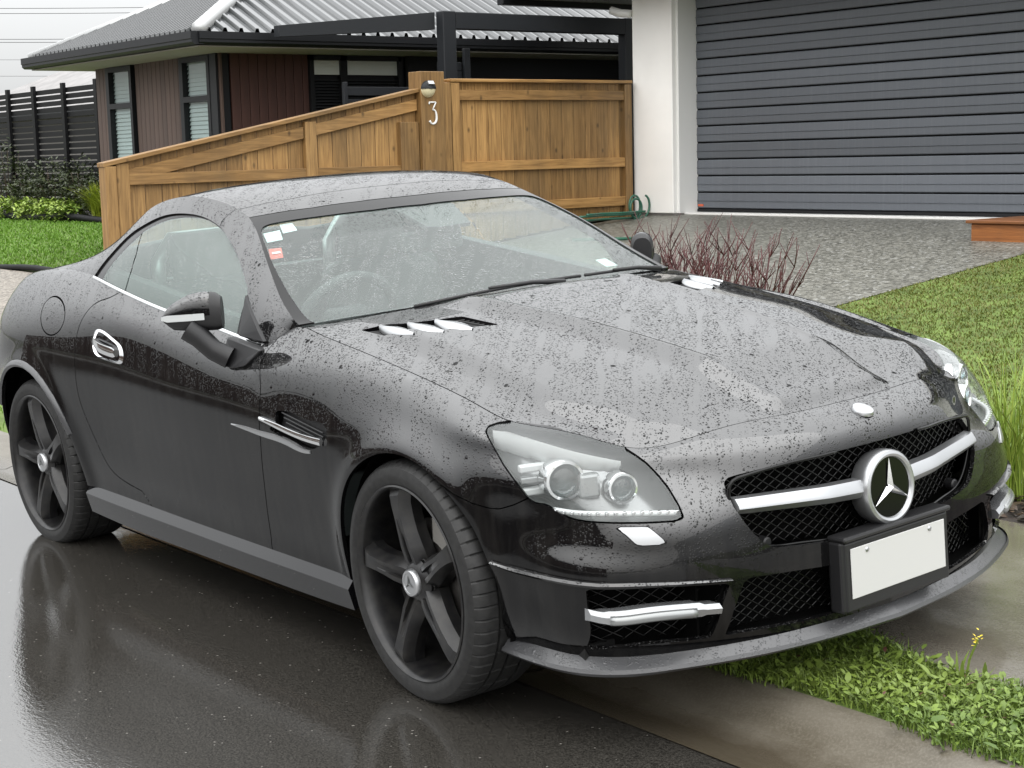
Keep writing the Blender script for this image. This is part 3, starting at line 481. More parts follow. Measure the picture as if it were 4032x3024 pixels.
def sdf(poly,P):
    """signed distance to a closed 2D polygon, negative inside"""
    poly=np.asarray(poly,float); d=np.full(len(P),1e9); ins=np.zeros(len(P),bool)
    for i in range(len(poly)):
        a=poly[i-1];b=poly[i];e=b-a;w_=P-a
        t=np.clip((w_@e)/max(e@e,1e-12),0,1); d=np.minimum(d,np.linalg.norm(w_-t[:,None]*e,axis=1))
        c=((a[1]<=P[:,1])&(b[1]>P[:,1]))|((b[1]<=P[:,1])&(a[1]>P[:,1]))
        with np.errstate(divide='ignore',invalid='ignore'): xi=a[0]+(P[:,1]-a[1])*(b[0]-a[0])/(b[1]-a[1])
        ins^=c&(P[:,0]<xi)
    return np.where(ins,-d,d)
def smoothpoly(p,n=6,closed=True):
    p=np.asarray(p,float)
    if not closed: return curve(p,len(p)*n)
    q=np.vstack([p[-2:],p,p[:2]]); d=np.r_[0,np.cumsum(np.linalg.norm(np.diff(q,axis=0),axis=1))]
    return nspline(d,q,np.linspace(d[2],d[-2],len(p)*n,endpoint=False))
XZ=lambda V:V[:,[0,2]]; YZ=lambda V:V[:,[1,2]]; XY=lambda V:V[:,:2]
D45=lambda V:np.stack([(V[:,0]+V[:,1])*.7071,V[:,2]],1)     # seen from the front right corner
def split(m,poly,proj,gap=.004):
    """inside, outside of the polygon with a real gap between"""
    s=sdf(poly,proj(m.V)); ins=clip(m,-s-gap/2)
    return ins,clip(m,s-gap/2)
def flange(m,depth=.012,dirv=None):
    """thickness: turn the free edges inwards"""
    cnt={}
    for f in m.F:
        for i in range(len(f)):
            a,b=f[i],f[(i+1)%len(f)]; k=(min(a,b),max(a,b)); cnt.setdefault(k,[]).append((a,b))
    V=[];N=[];F=[];k0=len(m.V)
    for k,l in cnt.items():
        if len(l)==1:
            a,b=l[0]; pa,pb=m.V[a],m.V[b]; na,nb=m.N[a],m.N[b]
            fn=np.cross(pb-pa,na); fn/=max(np.linalg.norm(fn),1e-9)
            j=k0+len(V); V+=[pa,pb,(pb-nb*depth) if dirv is None else pb+dirv*depth,(pa-na*depth) if dirv is None else pa+dirv*depth]; N+=[fn]*4; F.append((j,j+3,j+2,j+1))
    if not V: return m
    return Msh(np.vstack([m.V,V]),np.vstack([m.N,N]),m.F+F)
CAR=thing('parked_car',(0,0,0),'black wet sports coupe parked with its left wheels up on the kerb','car')
CAR.matrix_world=Matrix(((.999965,-.006836,-.004815,-.005469),(.006585,.998705,-.050441,-.001036),(.005153,.050408,.998715,.040326),(0,0,0,1)))
def part(name,m,mat,parent=None,fl=.012,label=None):
    if fl: m=flange(m,fl)
    o=meshobj(name,m.V,m.F,mat,parent or CAR,normals=m.N)
    if label: o['label']=label
    return o
def both(name,m,mat,fl=.012,parent=None):
    return part(name,m,mat,parent,fl),part(name,m.mirror(),mat,parent,fl)
OUT=lambda V:np.stack([V[:,0]*0+np.where(V[:,0]>.4,1,0)+np.where(V[:,0]<-2.9,-1,0),-np.ones(len(V)),V[:,2]*0],1)
UP=lambda V:np.stack([V[:,0]*0,V[:,0]*0,np.ones(len(V))],1)
GA,GB,GC=shell(); GT,GS=cabin(); GH=bonnet()
shellR=gridmesh(GA,OUT); lipR=gridmesh(GB,lambda V:OUT(V)); botR=gridmesh(GC,lambda V:-UP(V))
topR=gridmesh(GT,UP); sideR=gridmesh(GS,OUT); hoodR=gridmesh(GH,UP)
inner=Msh(shellR.V-shellR.N*.02,shellR.N,shellR.F)
C3=lambda k:np.array(CUT[k])
# --- wheel arches
def archf(V):
    f=np.full(len(V),9.)
    for cx,cz,R in (FW,RW):
        d=np.hypot(V[:,0]-cx,V[:,2]-cz)-R
        below=np.where(V[:,2]<cz,np.abs(V[:,0]-cx)-R+.034*np.clip((cz-V[:,2])/.09,0,1)*(V[:,0]>cx)*(cx>-1),d)
        f=np.minimum(f,below)
    return f
cur=clip(shellR,archf(shellR.V)); inner=clip(inner,archf(inner.V)-.035)
lipR=clip(lipR,archf(lipR.V)+.0); botR=clip(botR,archf(botR.V))
# --- headlamp
hl=C3('headlight'); hp=D45(hl); hp=np.vstack([hp[:4],hp[3]+np.array([[.03,.03],[.15,.03]]),hp[4]+np.array([[.01,.035]]),hp[5:]]) if False else hp
k=int(np.argmin(np.abs(hl[:,0]-.54)+np.abs(hl[:,2]-.687)))
hp=np.vstack([D45(hl[:4]),[[-.40,.80],[-.06,.80]],D45(hl[4:])])
def frontmask(V,f): return np.where(V[:,0]>.12,f,9.)
s=frontmask(cur.V,sdf(hp,D45(cur.V))); lensR=clip(cur,-s-.002); cur=clip(cur,s-.002)
# --- front openings (front view y,z)
gr=C3('grille_r'); gp=gr[:,1:]; gp=np.vstack([[[.2,gp[0,1]+.004]],gp,[[.2,gp[-1,1]+.01]]]); 
lw=C3('lower_r'); lp=np.vstack([[[.2,.357]],lw[:,1:],[[.2,lw[-1,2]]]])
fg=C3('fog')[:,1:]
for poly in (gp,lp,fg):
    s=frontmask(cur.V,sdf(poly,YZ(cur.V))); cur=clip(cur,s)
    s=frontmask(inner.V,sdf(poly,YZ(inner.V))); inner=clip(inner,s)
s=frontmask(inner.V,sdf(hp,D45(inner.V))); inner=clip(inner,s-.03); inner=inner.keepfaces(lambda c:not(c[0]>.40 and c[2]>.60 and -.66<c[1]<-.50))
# --- doors, wings, bumper
dr=C3('door_rear')[:,[0,2]]; df=C3('door_front')[:,[0,2]]
doorp=np.vstack([[[df[0,0]-.008,1.3]],df,[[-.768,.1],[dr[-1,0]+.30,.1]],curve(dr,60)[::-1],[[dr[0,0]+.015,1.3]]])
doorR,cur=split(cur,doorp,XZ)
fl_=C3('fuel')[:,[0,2]]; fuelR,cur=split(cur,smoothpoly(fl_,3),XZ,.005)
vn=C3('vent')[:,[0,2]]; s=sdf(smoothpoly(vn,4),XZ(cur.V)); ventinR=clip(cur,-s); cur=clip(cur,s)
s=sdf(smoothpoly(vn,4),XZ(inner.V)); inner=clip(inner,s)
wa=C3('washer')[:,1:]; s=frontmask(cur.V,sdf(wa,YZ(cur.V))); washR=clip(cur,-s-.001); cur=clip(cur,s-.001)
bf=C3('bumperfender')[:,[0,2]]
bp=np.vstack([[[-.1,bf[0,1]+.03]],bf,[[.45,.62],[.45,.9],[2,.9],[2,-.5],[-.3,-.5]]])
bumpR,rest=split(cur.keepfaces(lambda c:c[0]>-1.2),bp,XZ,.003)
quartR=cur.keepfaces(lambda c:c[0]<=-1.2)
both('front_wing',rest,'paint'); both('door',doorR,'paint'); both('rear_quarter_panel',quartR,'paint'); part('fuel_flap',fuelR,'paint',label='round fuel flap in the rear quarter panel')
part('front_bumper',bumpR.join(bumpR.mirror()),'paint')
part('inner_body',inner.join(inner.mirror()),'gap_black',fl=0)
both('headlamp_washer_cover',Msh(washR.V+washR.N*.004,washR.N,washR.F),'satin_silver',fl=.006)
# --- splitter and skirts
lip=lipR.keepfaces(lambda c:c[0]>.2); lb=botR.keepfaces(lambda c:c[0]>.2)
part('front_splitter',lip.join(lb).join(lip.mirror()).join(lb.mirror()),'satin_grey',fl=.01)
sk=lipR.keepfaces(lambda c:-2.2<c[0]<-.2).join(botR.keepfaces(lambda c:-2.2<c[0]<-.2)); both('side_skirt',sk,'paint_dry',fl=.02)
rs=lipR.keepfaces(lambda c:c[0]<-2.6).join(botR.keepfaces(lambda c:c[0]<-2.6)); part('rear_valance',rs.join(rs.mirror()),'black_plastic')
# --- bonnet with vents
bv=C3('bvent')[:,:2]; s=sdf(bv,XY(hoodR.V))-.003; bventR=clip(hoodR,-s); hd=clip(hoodR,s)
hs=np.where(np.abs(hd.V[:,1])>.5,.003,.003)
def shrink(m,amt):
    # pull the outer border in by a few millimetres: the shut line
    V=m.V.copy(); t_=np.abs(V[:,1]); V[:,1]-=np.sign(V[:,1])*amt*np.clip((t_-.35)/.3,0,1); V[:,0]-=amt*np.clip((V[:,0]-.45)/.1,0,1); return Msh(V,m.N,m.F)
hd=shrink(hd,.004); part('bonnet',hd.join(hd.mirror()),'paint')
lin=Msh(hoodR.V*np.array([1,.96,1])-np.array([.012,0,.03]),hoodR.N,hoodR.F).keepfaces(lambda c:not(c[0]>.22 and abs(c[1])>.56)); part('engine_bay_lining',lin.join(lin.mirror()),'gap_black',fl=0)
# --- cabin: windscreen, roof, pillars, windows
ws=C3('wsglass_r')[:,:2]; ws=ws[1:]; wsp=np.vstack([[[-1.075,.3]],[[-1.078,0.]],ws,[[-.56,-.60],[-.40,-.3],[-.40,.3]]])
hdr=C3('header_r'); hdx=np.array([p[[0,1]] for p in hdr if p[1]<.1]); 
hdline=np.array([(-1.268,-.565),(-1.245,-.50),(-1.2,-.36),(-1.172,-.2),(-1.160,-.05),(-1.158,.1)])
smline=np.array([(-1.346,-.565),(-1.325,-.48),(-1.298,-.38),(-1.277,-.2),(-1.268,-.05),(-1.267,.1)])
def ahead(line,V): # >0 in front of the line (x larger)
    return V[:,0]-np.interp(V[:,1],line[:,0+1],line[:,0])
front=clip(topR,ahead(hdline,topR.V)-.002)
hz=clip(topR,-ahead(hdline,topR.V)-.002); hz=clip(hz,ahead(smline,hz.V)-.0015)
roofp=clip(topR,-ahead(smline,topR.V)-.0015)
rw=np.array([(-2.02,.2),(-2.02,-.40),(-2.10,-.45),(-2.46,-.47),(-2.52,-.40),(-2.54,.2)]); rwinR,roofp=split(roofp,rw,XY,.004)
s=sdf(smoothpoly(ws,3,False).tolist()+[[-.56,-.60],[-.40,-.3],[-.40,.3],[-1.078,.3]],XY(front.V))
wsR=clip(front,-s); frame=clip(front,s)
wsR=Msh(wsR.V-wsR.N*.004,wsR.N,wsR.F)
full=lambda m:m.join(m.mirror())
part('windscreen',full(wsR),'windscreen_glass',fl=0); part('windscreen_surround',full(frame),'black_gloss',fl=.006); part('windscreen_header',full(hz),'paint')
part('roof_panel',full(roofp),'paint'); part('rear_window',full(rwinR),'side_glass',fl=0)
dl=C3('dlo')[:,[0,2]]; dlf=C3('dlo_f')[:,[0,2]]
dlp=np.vstack([curve(dl,60),dlf[1:],[[-.80,.80],[-2.0,.80],[-2.12,1.0]]])
ap=C3('apseam')[:,[0,2]]; apl=np.vstack([[[-1.34,1.26],[-1.352,1.235]],ap])
s=sdf(dlp,XZ(sideR.V)); frameS=clip(sideR,s); gl=clip(sideR,-s)
apx=lambda V:V[:,0]-np.interp(V[:,2],apl[::-1,1],apl[::-1,0])
m1=clip(frameS,apx(frameS.V)-.0015); m2=clip(frameS,-apx(frameS.V)-.0015)
both('windscreen_pillar',m1.keepfaces(lambda c:True),'paint')
cs=C3('cseam')[:,[0,2]]; both('roof_side_rail',m2,'paint')
gl=Msh(gl.V-gl.N*.006,gl.N,gl.F)
g1=np.vstack([curve(C3('glass')[:,[0,2]],60),[[-.985,.80],[-1.78,.80]],C3('pillarB')[::-1][:,[0,2]]])
g2=np.vstack([curve(C3('quarter')[:,[0,2]],30),C3('pillarB')[:,[0,2]]-np.array([.008,0]),[[-1.80,.80],[-2.03,.80]]])
s1=sdf(g1,XZ(gl.V)); s2=sdf(g2,XZ(gl.V))
both('door_window',clip(gl,-s1),'side_glass',fl=0); both('quarter_window',clip(gl,-s2),'side_glass',fl=0)
both('window_seal',clip(gl,np.minimum(s1,s2)),'black_gloss',fl=.004)
# --- rear deck and boot lid
def deck():
    r0=at_u(ROWS[0],np.linspace(1+XF+2.50,UMAX-.0005,60)); c=np.stack([np.linspace(-2.60,r0[-1,0],60),np.zeros(60),np.interp(np.linspace(0,1,60),[0,.2,.6,1],[1.06,1.035,1.005,r0[-1,2]])],1)
    t_=np.linspace(0,1,24)[:,None]
    return np.stack([c[:,0]+(r0[:,0]-c[:,0])*t_**2,t_*r0[:,1],c[:,2]+(r0[:,2]-c[:,2])*t_**2.2],2)
dk=gridmesh(deck(),UP); bl=np.array([(-2.66,.3),(-2.66,-.40),(-2.72,-.53),(-2.95,-.50),(-3.2,-.40),(-3.2,.3)]); bo,dk=split(dk,bl,XY,.006)
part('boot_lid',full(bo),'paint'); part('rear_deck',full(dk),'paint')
# --- strips laid on the surface
def surfcurve(key,n,mesh=None,off=.0):
    p=curve(C3(key),n); return p
def nearN(P,m):
    return np.array([m.N[np.argmin(((m.V-p)**2).sum(1))] for p in P])
def strip(name,P,N,w,h,mat,parent=None,mirror=True,upv=(0,0,1),taper=True):
    """flat moulding along P: width w, standing h proud"""
    P=np.asarray(P); n=len(P); V=[];F=[]
    for i in range(n):
        T=P[min(i+1,n-1)]-P[max(i-1,0)]; T/=np.linalg.norm(T); B=np.cross(N[i],T); B/=np.linalg.norm(B)
        if B@np.array(upv)<0: B=-B
        ww=w[i] if hasattr(w,'__len__') else w
        V+=[P[i]-B*ww/2-N[i]*.004,P[i]-B*ww*.42+N[i]*h*.7,P[i]+N[i]*h,P[i]+B*ww*.42+N[i]*h*.7,P[i]+B*ww/2-N[i]*.004]
    for i in range(n-1):
        for k_ in range(4): a=i*5+k_; F.append((a,a+5,a+6,a+1))
    F+=[(0,1,2,3,4),tuple(range((n-1)*5,n*5))[::-1]]
    res=[]
    for sg in ((1,-1) if mirror else (1,)):
        VV=[(v[0],v[1]*sg,v[2]) for v in V]; b=MB().add(VV,F); o=b.build(name,mat,parent or CAR,smooth=True,angle=40); res.append(o)
    return res
bl_=at_u(ROWS[0],np.linspace(1+XF+.84,1+XF+2.10,90)); bl_[:,1]*=-1; bn=np.tile(np.array([0,-.86,.5]),(90,1))
strip('waistline_trim',bl_+np.array([0,-.004,-.002]),bn,.011,.004,'chrome')
P=curve(C3('ventstrip')[:7],40); strip('vent_trim_strip',P,nearN(P,shellR),np.interp(np.linspace(0,1,40),[0,.15,.5,.8,1],[.004,.012,.02,.02,.01]),.004,'satin_silver')
P=curve(C3('ventfin'),30); Nn=nearN(P,shellR); strip('vent_fin',P+Nn*.006,Nn,np.interp(np.linspace(0,1,30),[0,.3,1],[.012,.018,.022]),.007,'chrome')
P=curve(C3('strip'),60); strip('bumper_ridge',P-np.array([0,0,.004]),nearN(P,shellR),np.interp(np.linspace(0,1,60),[0,.1,.6,1],[.006,.014,.016,.006]),.012,'paint')
for sg0 in (0,):
    th=np.radians(np.linspace(22,150,50)); P=np.stack([RW[0]+(RW[2]+.012)*np.cos(th),-.93+0*th,RW[1]+(RW[2]+.012)*np.sin(th)],1); ix=[np.argmin((quartR.V[:,0]-q[0])**2+(quartR.V[:,2]-q[2])**2) for q in P]; P[:,1]=quartR.V[ix,1]; rad=np.stack([np.cos(th),0*th,np.sin(th)],1); Nn=quartR.N[ix]*.75+np.array([0,0,.5]); Nn/=np.linalg.norm(Nn,axis=1)[:,None]
    strip('wheel_arch_lip',P,Nn,.026,.010,'satin_grey')
# side vent tray with slats
vt_=Msh(ventinR.V-ventinR.N*.025,ventinR.N,ventinR.F)
for sg in (0,1):
    m=vt_.mirror() if sg else vt_; tr=part('side_vent',m,'black_plastic',fl=0)
    b=MB()
    for k in range(4):
        z=.695-.012*k; xs=np.linspace(-.615+.01*k,-.40,8); b.tube([(x,(-.868 if not sg else .868),z-(x+.615)*.16) for x in xs],.0028,6)
    b.build('vent_slat',MATS and 'black_plastic',tr)
# --- front lip of the openings, grille meshes
def xs_front(y,z,back=.03):
    """depth of the nose surface at (y,z)"""
    return np.interp(abs(y),[0,.2,.42,.58,.70,.78],[.806,.793,.740,.69,.63,.54])-back+ (0.004 if z<.4 else 0)
def lattice(name,ymin,ymax,zmin,zmax,inside,pitch=.0235,slope=.68,r=.0021,back=.035,mat='black_gloss',parent=None):
    b=MB()
    for s_ in (-1,1):
        z0=zmin-(ymax-ymin)*slope; 
        while z0<zmax+(ymax-ymin)*slope:
            seg=[]
            for y in np.linspace(ymin,ymax,int((ymax-ymin)/.012)+2):
                z=z0+s_*slope*(y-ymin)
                if zmin<=z<=zmax and inside(y,z): seg.append((xs_front(y,z,back+(.002 if s_>0 else 0)),y,z))
                else:
                    if len(seg)>1: b.tube(seg,r,5)
                    seg=[]
            if len(seg)>1: b.tube(seg,r,5)
            z0+=pitch
    return b.build(name,mat,parent or CAR,smooth=True)
def inpoly(poly):
    poly=np.asarray(poly); return lambda y,z: sdf(poly,np.array([[-abs(y),z]]))[0]<.004
gpp=np.vstack([[[.05,.634]],gp[1:-1],[[.05,.418]]]); lpp=np.vstack([[[.05,.36]],lw[:,1:],[[.05,.235]]])
G=lattice('grille_mesh',-.48,.48,.41,.64,inpoly(gpp)); L=lattice('lower_grille_mesh',-.52,.52,.235,.39,inpoly(lpp),pitch=.0225)
for sg in (-1,1):
    f2=fg*np.array([-sg,1]); ff=lambda y,z,f2=f2: sdf(f2,np.array([[y,z]]))[0]<.004
    lattice('fog_lamp_mesh',min(f2[:,0]),max(f2[:,0]),.24,.40,ff,pitch=.028,back=.05)
# dark box behind the openings
b=MB()
for y_,z0_,z1_ in ((.50,.40,.632),(.80,.215,.415)):
    ys=np.linspace(-y_,y_,41); V=[(xs_front(y,.5,.085),y,z) for z in (z0_,z1_) for y in ys]; b.add(V,[(i,i+1,i+42,i+41) for i in range(40)])
b.add([(x,y*sg_,.2195) for sg_,rows_ in ((1,ROWS[9][:5]),) for x,y,z in rows_]+[(.45,.70,.2195),(.45,0,.2195)],[tuple(range(7))]); b.add([(x,-y,.2195) for x,y,z in ROWS[9][:5]]+[(.45,-.70,.2195),(.45,0,.2195)],[tuple(range(7))])
[b.box((.42,sg*.545-.004,.222),(.69,sg*.545+.004,.40)) for sg in (-1,1)]; b.build('grille_backing','gap_black',CAR)
# opening rims: thin bright-edged lip round the grille
rim=np.vstack([gp[1:-1]]); rim3=[(xs_front(y,z,.0)-.004,y,z) for y,z in curve(rim,50)]; rim3=[p for p in rim3]
rr=rim3+[(x,-y,z) for x,y,z in rim3[::-1]]
MB().tube(rr,.0045,6).build('grille_rim','black_gloss',CAR,smooth=True)
# star emblem and fin
EM=MB(); ex,ez=.824,.513; Mx=Matrix.Translation((ex,0,ez))@Matrix.Rotation(math.radians(-4),4,'Y')@Matrix.Rotation(math.radians(-90),4,'Z')
# lathe about y -> y axis maps to +x
def lat(prof,seg,mat,name,parent,Mm=Mx,smooth=True):
    return MB().lathe(prof,seg,Mm).build(name,mat,parent,smooth=smooth,angle=35)
emb=lat([(.074,.0),(.077,.006),(.083,.009),(.090,.006),(.0935,.0),(.0945,-.03),(.088,-.05)],64,'satin_silver','star_emblem',CAR)
lat([(.0,.001),(.076,.001)],48,'black_gloss','emblem_disc',emb)
b=MB()
for k in range(3):
    a=math.radians(90+120*k); d_=np.array([math.cos(a),math.sin(a)]); p_=np.array([-d_[1],d_[0]])
    def q(r,s_,h): v=d_*r+p_*s_; return tuple(Mx@Vector((v[0],h,v[1])))
    b.add([q(.074,0,.006),q(.010,.0105,.003),q(-.006,0,.003),q(.010,-.0105,.003),q(0,0,.014)],[(0,1,4),(1,2,4),(2,3,4),(3,0,4)])
b.build('emblem_star','chrome',emb)
for sg in (-1,1):
    V=[];n=16
    for i,yy in enumerate(np.linspace(.085,.452,n)):
        x=xs_front(yy,.53,-.012+.0*yy)+.0; zc=.522+.020*(yy-.085)/.37; h=.026-.006*(yy/.45)
        V+= [(x-.03,sg*yy,zc+h),(x-.004,sg*yy,zc+h*.95),(x+.008,sg*yy,zc+.003),(x+.010,sg*yy,zc-.004),(x-.002,sg*yy,zc-h*.85),(x-.03,sg*yy,zc-h)]
    F=[(i*6+k_,(i+1)*6+k_,(i+1)*6+(k_+1)%6,i*6+(k_+1)%6) for i in range(n-1) for k_ in range(6)]+[tuple(range(6)),tuple(range((n-1)*6,n*6))]
    MB().add(V,F).build('grille_fin','satin_silver',CAR,smooth=True,angle=25)
# parking sensors
for sg in (-1,1):
    for y,z,x in ((.36,.437,.758),):
        Mm=Matrix.Translation((x-.012,sg*y,z))@Matrix.Rotation(math.radians(-90),4,'Z'); lat([(0,.004),(.010,.004),(.014,.001),(.0145,-.02)],24,'black_plastic','parking_sensor',CAR,Mm)
    for (x,y,z,an) in ((.655,.665,.455,-45),(.40,.848,.455,-75)):
        Mm=Matrix.Translation((x,sg*y,z))@Matrix.Rotation(math.radians(-90-an*(-1 if sg<0 else 1)*-1 if False else (-90+(an if sg<0 else -an))),4,'Z'); lat([(0,.003),(.011,.003),(.0125,.0015),(.013,-.01)],24,'black_gloss','parking_sensor',CAR,Mm)
# bonnet badge
Mb=Matrix.Translation((.748,0,.699))@Matrix.Rotation(math.radians(22),4,'Y')@Matrix.Rotation(math.radians(90),4,'X')
lat([(0,.006),(.018,.0065),(.026,.005),(.029,.0),(.029,-.004)],40,'satin_silver','bonnet_badge',CAR,Mb)
# number plate and its holder
PM=Matrix.Translation((.846,0,.335))@Matrix.Rotation(math.radians(-1.5),4,'Y')
hb=MB().bbox((-.05,-.205,-.098),(-.004,.205,.082),.008,2,PM).bbox((-.05,-.205,.080),(.009,.205,.094),.006,2,PM).bbox((-.012,-.197,-.095),(.001,.197,.078),.005,2,PM).build('plate_holder','black_plastic',CAR)
pl=MB().bbox((.001,-.18,-.0625),(.004,.18,.0625),.0012,1,PM).build('number_plate','plate_white',CAR); pl['label']='blank white number plate in a black holder'
for y in (-.12,.12): MB().lathe([(0,.003),(.006,.002),(.007,0)],12,PM@Matrix.Translation((.004,y,.05))@Matrix.Rotation(math.radians(-90),4,'Z')).build('plate_bolt','satin_silver',pl,smooth=True)
# --- headlamps
def headlamp(sg):
    m=lensR if sg<0 else lensR.mirror()
    inw=np.array((-.80,.58*(1 if sg<0 else -1),-.10)); root=part('headlamp',Msh(m.V+inw*.10,m.N,m.F),'reflector',fl=0)
    sdm=Msh(m.V+inw*.004,m.N,m.F)
    # side wall of the bucket
    wall=flange(sdm,.098,inw); k=len(sdm.V); wf=[tuple(i-k for i in f) for f in wall.F[len(sdm.F):]]
    meshobj('lamp_housing',wall.V[k:],wf,'lamp_dark',root)
    part('lamp_cover',m,'lamp_lens',root,fl=0)
    def mir(p): return np.array([p[0],p[1]*(1 if sg<0 else -1),p[2]])
    fwd=Vector(mir((.93,-.34,0))).normalized()
    def barrel(p,r,name,mat,prof,par):
        Mm=Matrix.Translation(Vector(mir(p)))@fwd.to_track_quat('Y','Z').to_matrix().to_4x4()
        return MB().lathe([(a*r,c_*r) for a,c_ in prof],40,Mm).build(name,mat,par,smooth=True,angle=40)
    p1=C3('hl_lens1'); p1=(p1-nearN(p1,lensR)*.040)[0]; p2=C3('hl_lens2'); p2=(p2-nearN(p2,lensR)*.036)[0]
    for p,r in ((p1,.047),(p2,.036)):
        pr=barrel(p,r,'projector_ring','chrome',[(.80,-.6),(.80,.18),(.86,.3),(1.0,.28),(1.08,.1),(1.1,-.7)],root)
        barrel(p,r,'projector_lens','house_glass',[(0,.35),(.35,.30),(.6,.18),(.8,-.05)],pr)
        barrel(p,r,'projector_bowl','lamp_dark',[(0,-.5),(.5,-.35),(.8,-.1)],pr)
    # vertical fins behind the main projector
    for k,dz in enumerate((.028,.0,-.028)):
        q0=p1+np.array([-.062,-.028,dz]); MB().bbox((-.012,-.045,-.009),(.012,.03,.009),.004,2,Matrix.Translation(Vector(mir(q0)))@fwd.to_track_quat('X','Z').to_matrix().to_4x4()).build('reflector_step','lamp_white' if k!=1 else 'reflector',root)
    q0=C3('hl_mid'); q0=(q0-nearN(q0,lensR)*.055)[0]; MB().bbox((-.015,-.026,-.03),(.012,.026,.03),.008,2,Matrix.Translation(Vector(mir(q0)))@fwd.to_track_quat('X','Z').to_matrix().to_4x4()).build('indicator_bowl','reflector',root)
    br=curve(C3('hl_brow'),44)[:40]; nb=nearN(br,lensR); br=br-nb*.012
    V=[];F=[]
    for i,(p,n_) in enumerate(zip(br,nb)):
        hh=np.interp(i/39,[0,.15,.5,1],[.010,.016,.014,.005]); V+=[mir(p+np.array([0,0,hh])),mir(p-np.array([0,0,hh])),mir(p-n_*.03-np.array([0,0,hh*.8])),mir(p-n_*.03+np.array([0,0,hh]))]
    F=[(i*4+a,(i+1)*4+a,(i+1)*4+(a+1)%4,i*4+(a+1)%4) for i in range(39) for a in range(4)]
    MB().add(V,F).build('light_guide','lamp_white',root,smooth=True,angle=50)
    ld=curve(C3('hl_led'),30); nl=nearN(ld,lensR); ld=ld-nl*.012; 
    MB().tube([mir(p) for p in ld],.007,8).build('led_strip','lamp_white',root,smooth=True)
    b=MB()
    for i in range(1,30,2): b.bbox((-.004,-.005,-.004),(.004,.005,.004),.001,1,Matrix.Translation(Vector(mir(ld[i]+nl[i]*.006))))
    b.build('led_lens','chrome',root)
    # black seal round the lamp
    return root
for sg in (-1,1): headlamp(sg)
# --- daytime running lamps in the outer intakes
for sg in (-1,1):
    p=curve(C3('foglamp'),26); p=p+np.array([.004,-.002,0]); P=[(a,b_*(1 if sg<0 else -1),c_) for a,b_,c_ in p]
    V=[]
    for i,q in enumerate(P):
        h=.019 if i>3 else .016; h=h if i<22 else .014
        V+=[(q[0]-.03,q[1],q[2]+h),(q[0]+.004,q[1],q[2]+h),(q[0]+.014,q[1],q[2]+h*.25),(q[0]+.010,q[1],q[2]-h*.7),(q[0]-.03,q[1],q[2]-h)]
    F=[(i*5+a,(i+1)*5+a,(i+1)*5+(a+1)%5,i*5+(a+1)%5) for i in range(25) for a in range(5)]+[tuple(range(5)),tuple(range(125,130))]
    dr_=MB().add(V,F).build('daytime_lamp','trim_silver',CAR,smooth=True,angle=30)
    MB().tube([(P[i][0]+.009,P[i][1],P[i][2]-.003) for i in range(4,21)],.0125,10).build('lamp_lens','reflector',dr_,smooth=True)
# --- bonnet vents
for sg in (-1,1):
    m=bventR if sg<0 else bventR.mirror(); tr=part('bonnet_vent',Msh(m.V-np.array([0,0,.018]),m.N,m.F),'black_plastic',fl=0)
    for k in range(3):
        S_,U_,E_,L_=C3('fin%d'%k); sp=curve([S_,(U_+L_)/2,E_],13); hw=np.linalg.norm(U_-L_)/2; wd=(L_-U_)/np.linalg.norm(L_-U_); V=[]
        for i,c_ in enumerate(sp):
            q_=hw*max(math.sin(math.pi*(.06+.88*i/12)),.12)*1.1
            for o_,dz in ((-1,-.012),(-1,-.002),(0,.005),(1,.001),(1,-.012)): p_=c_+wd*q_*o_; V.append((p_[0],p_[1]*(1 if sg<0 else -1),p_[2]+dz))
        F=[(i*5+a,(i+1)*5+a,(i+1)*5+a+1,i*5+a+1) for i in range(12) for a in range(4)]
        MB().add(V,F).build('vent_fin','satin_silver',tr,smooth=True)
    b=MB(); A_,B2,C_,D_=[np.array(CUT['bvent'][i]) for i in (0,2,3,5)]
    for v in np.linspace(.08,.92,7):
        b.tube([(q_[0],q_[1]*(1 if sg<0 else -1),q_[2]-.008) for q_ in ((A_*(1-u)+B2*u)*(1-v)+(D_*(1-u)+C_*u)*v for u in np.linspace(0,1,9))],.0018,4)
    b.build('vent_mesh','black_plastic',tr)
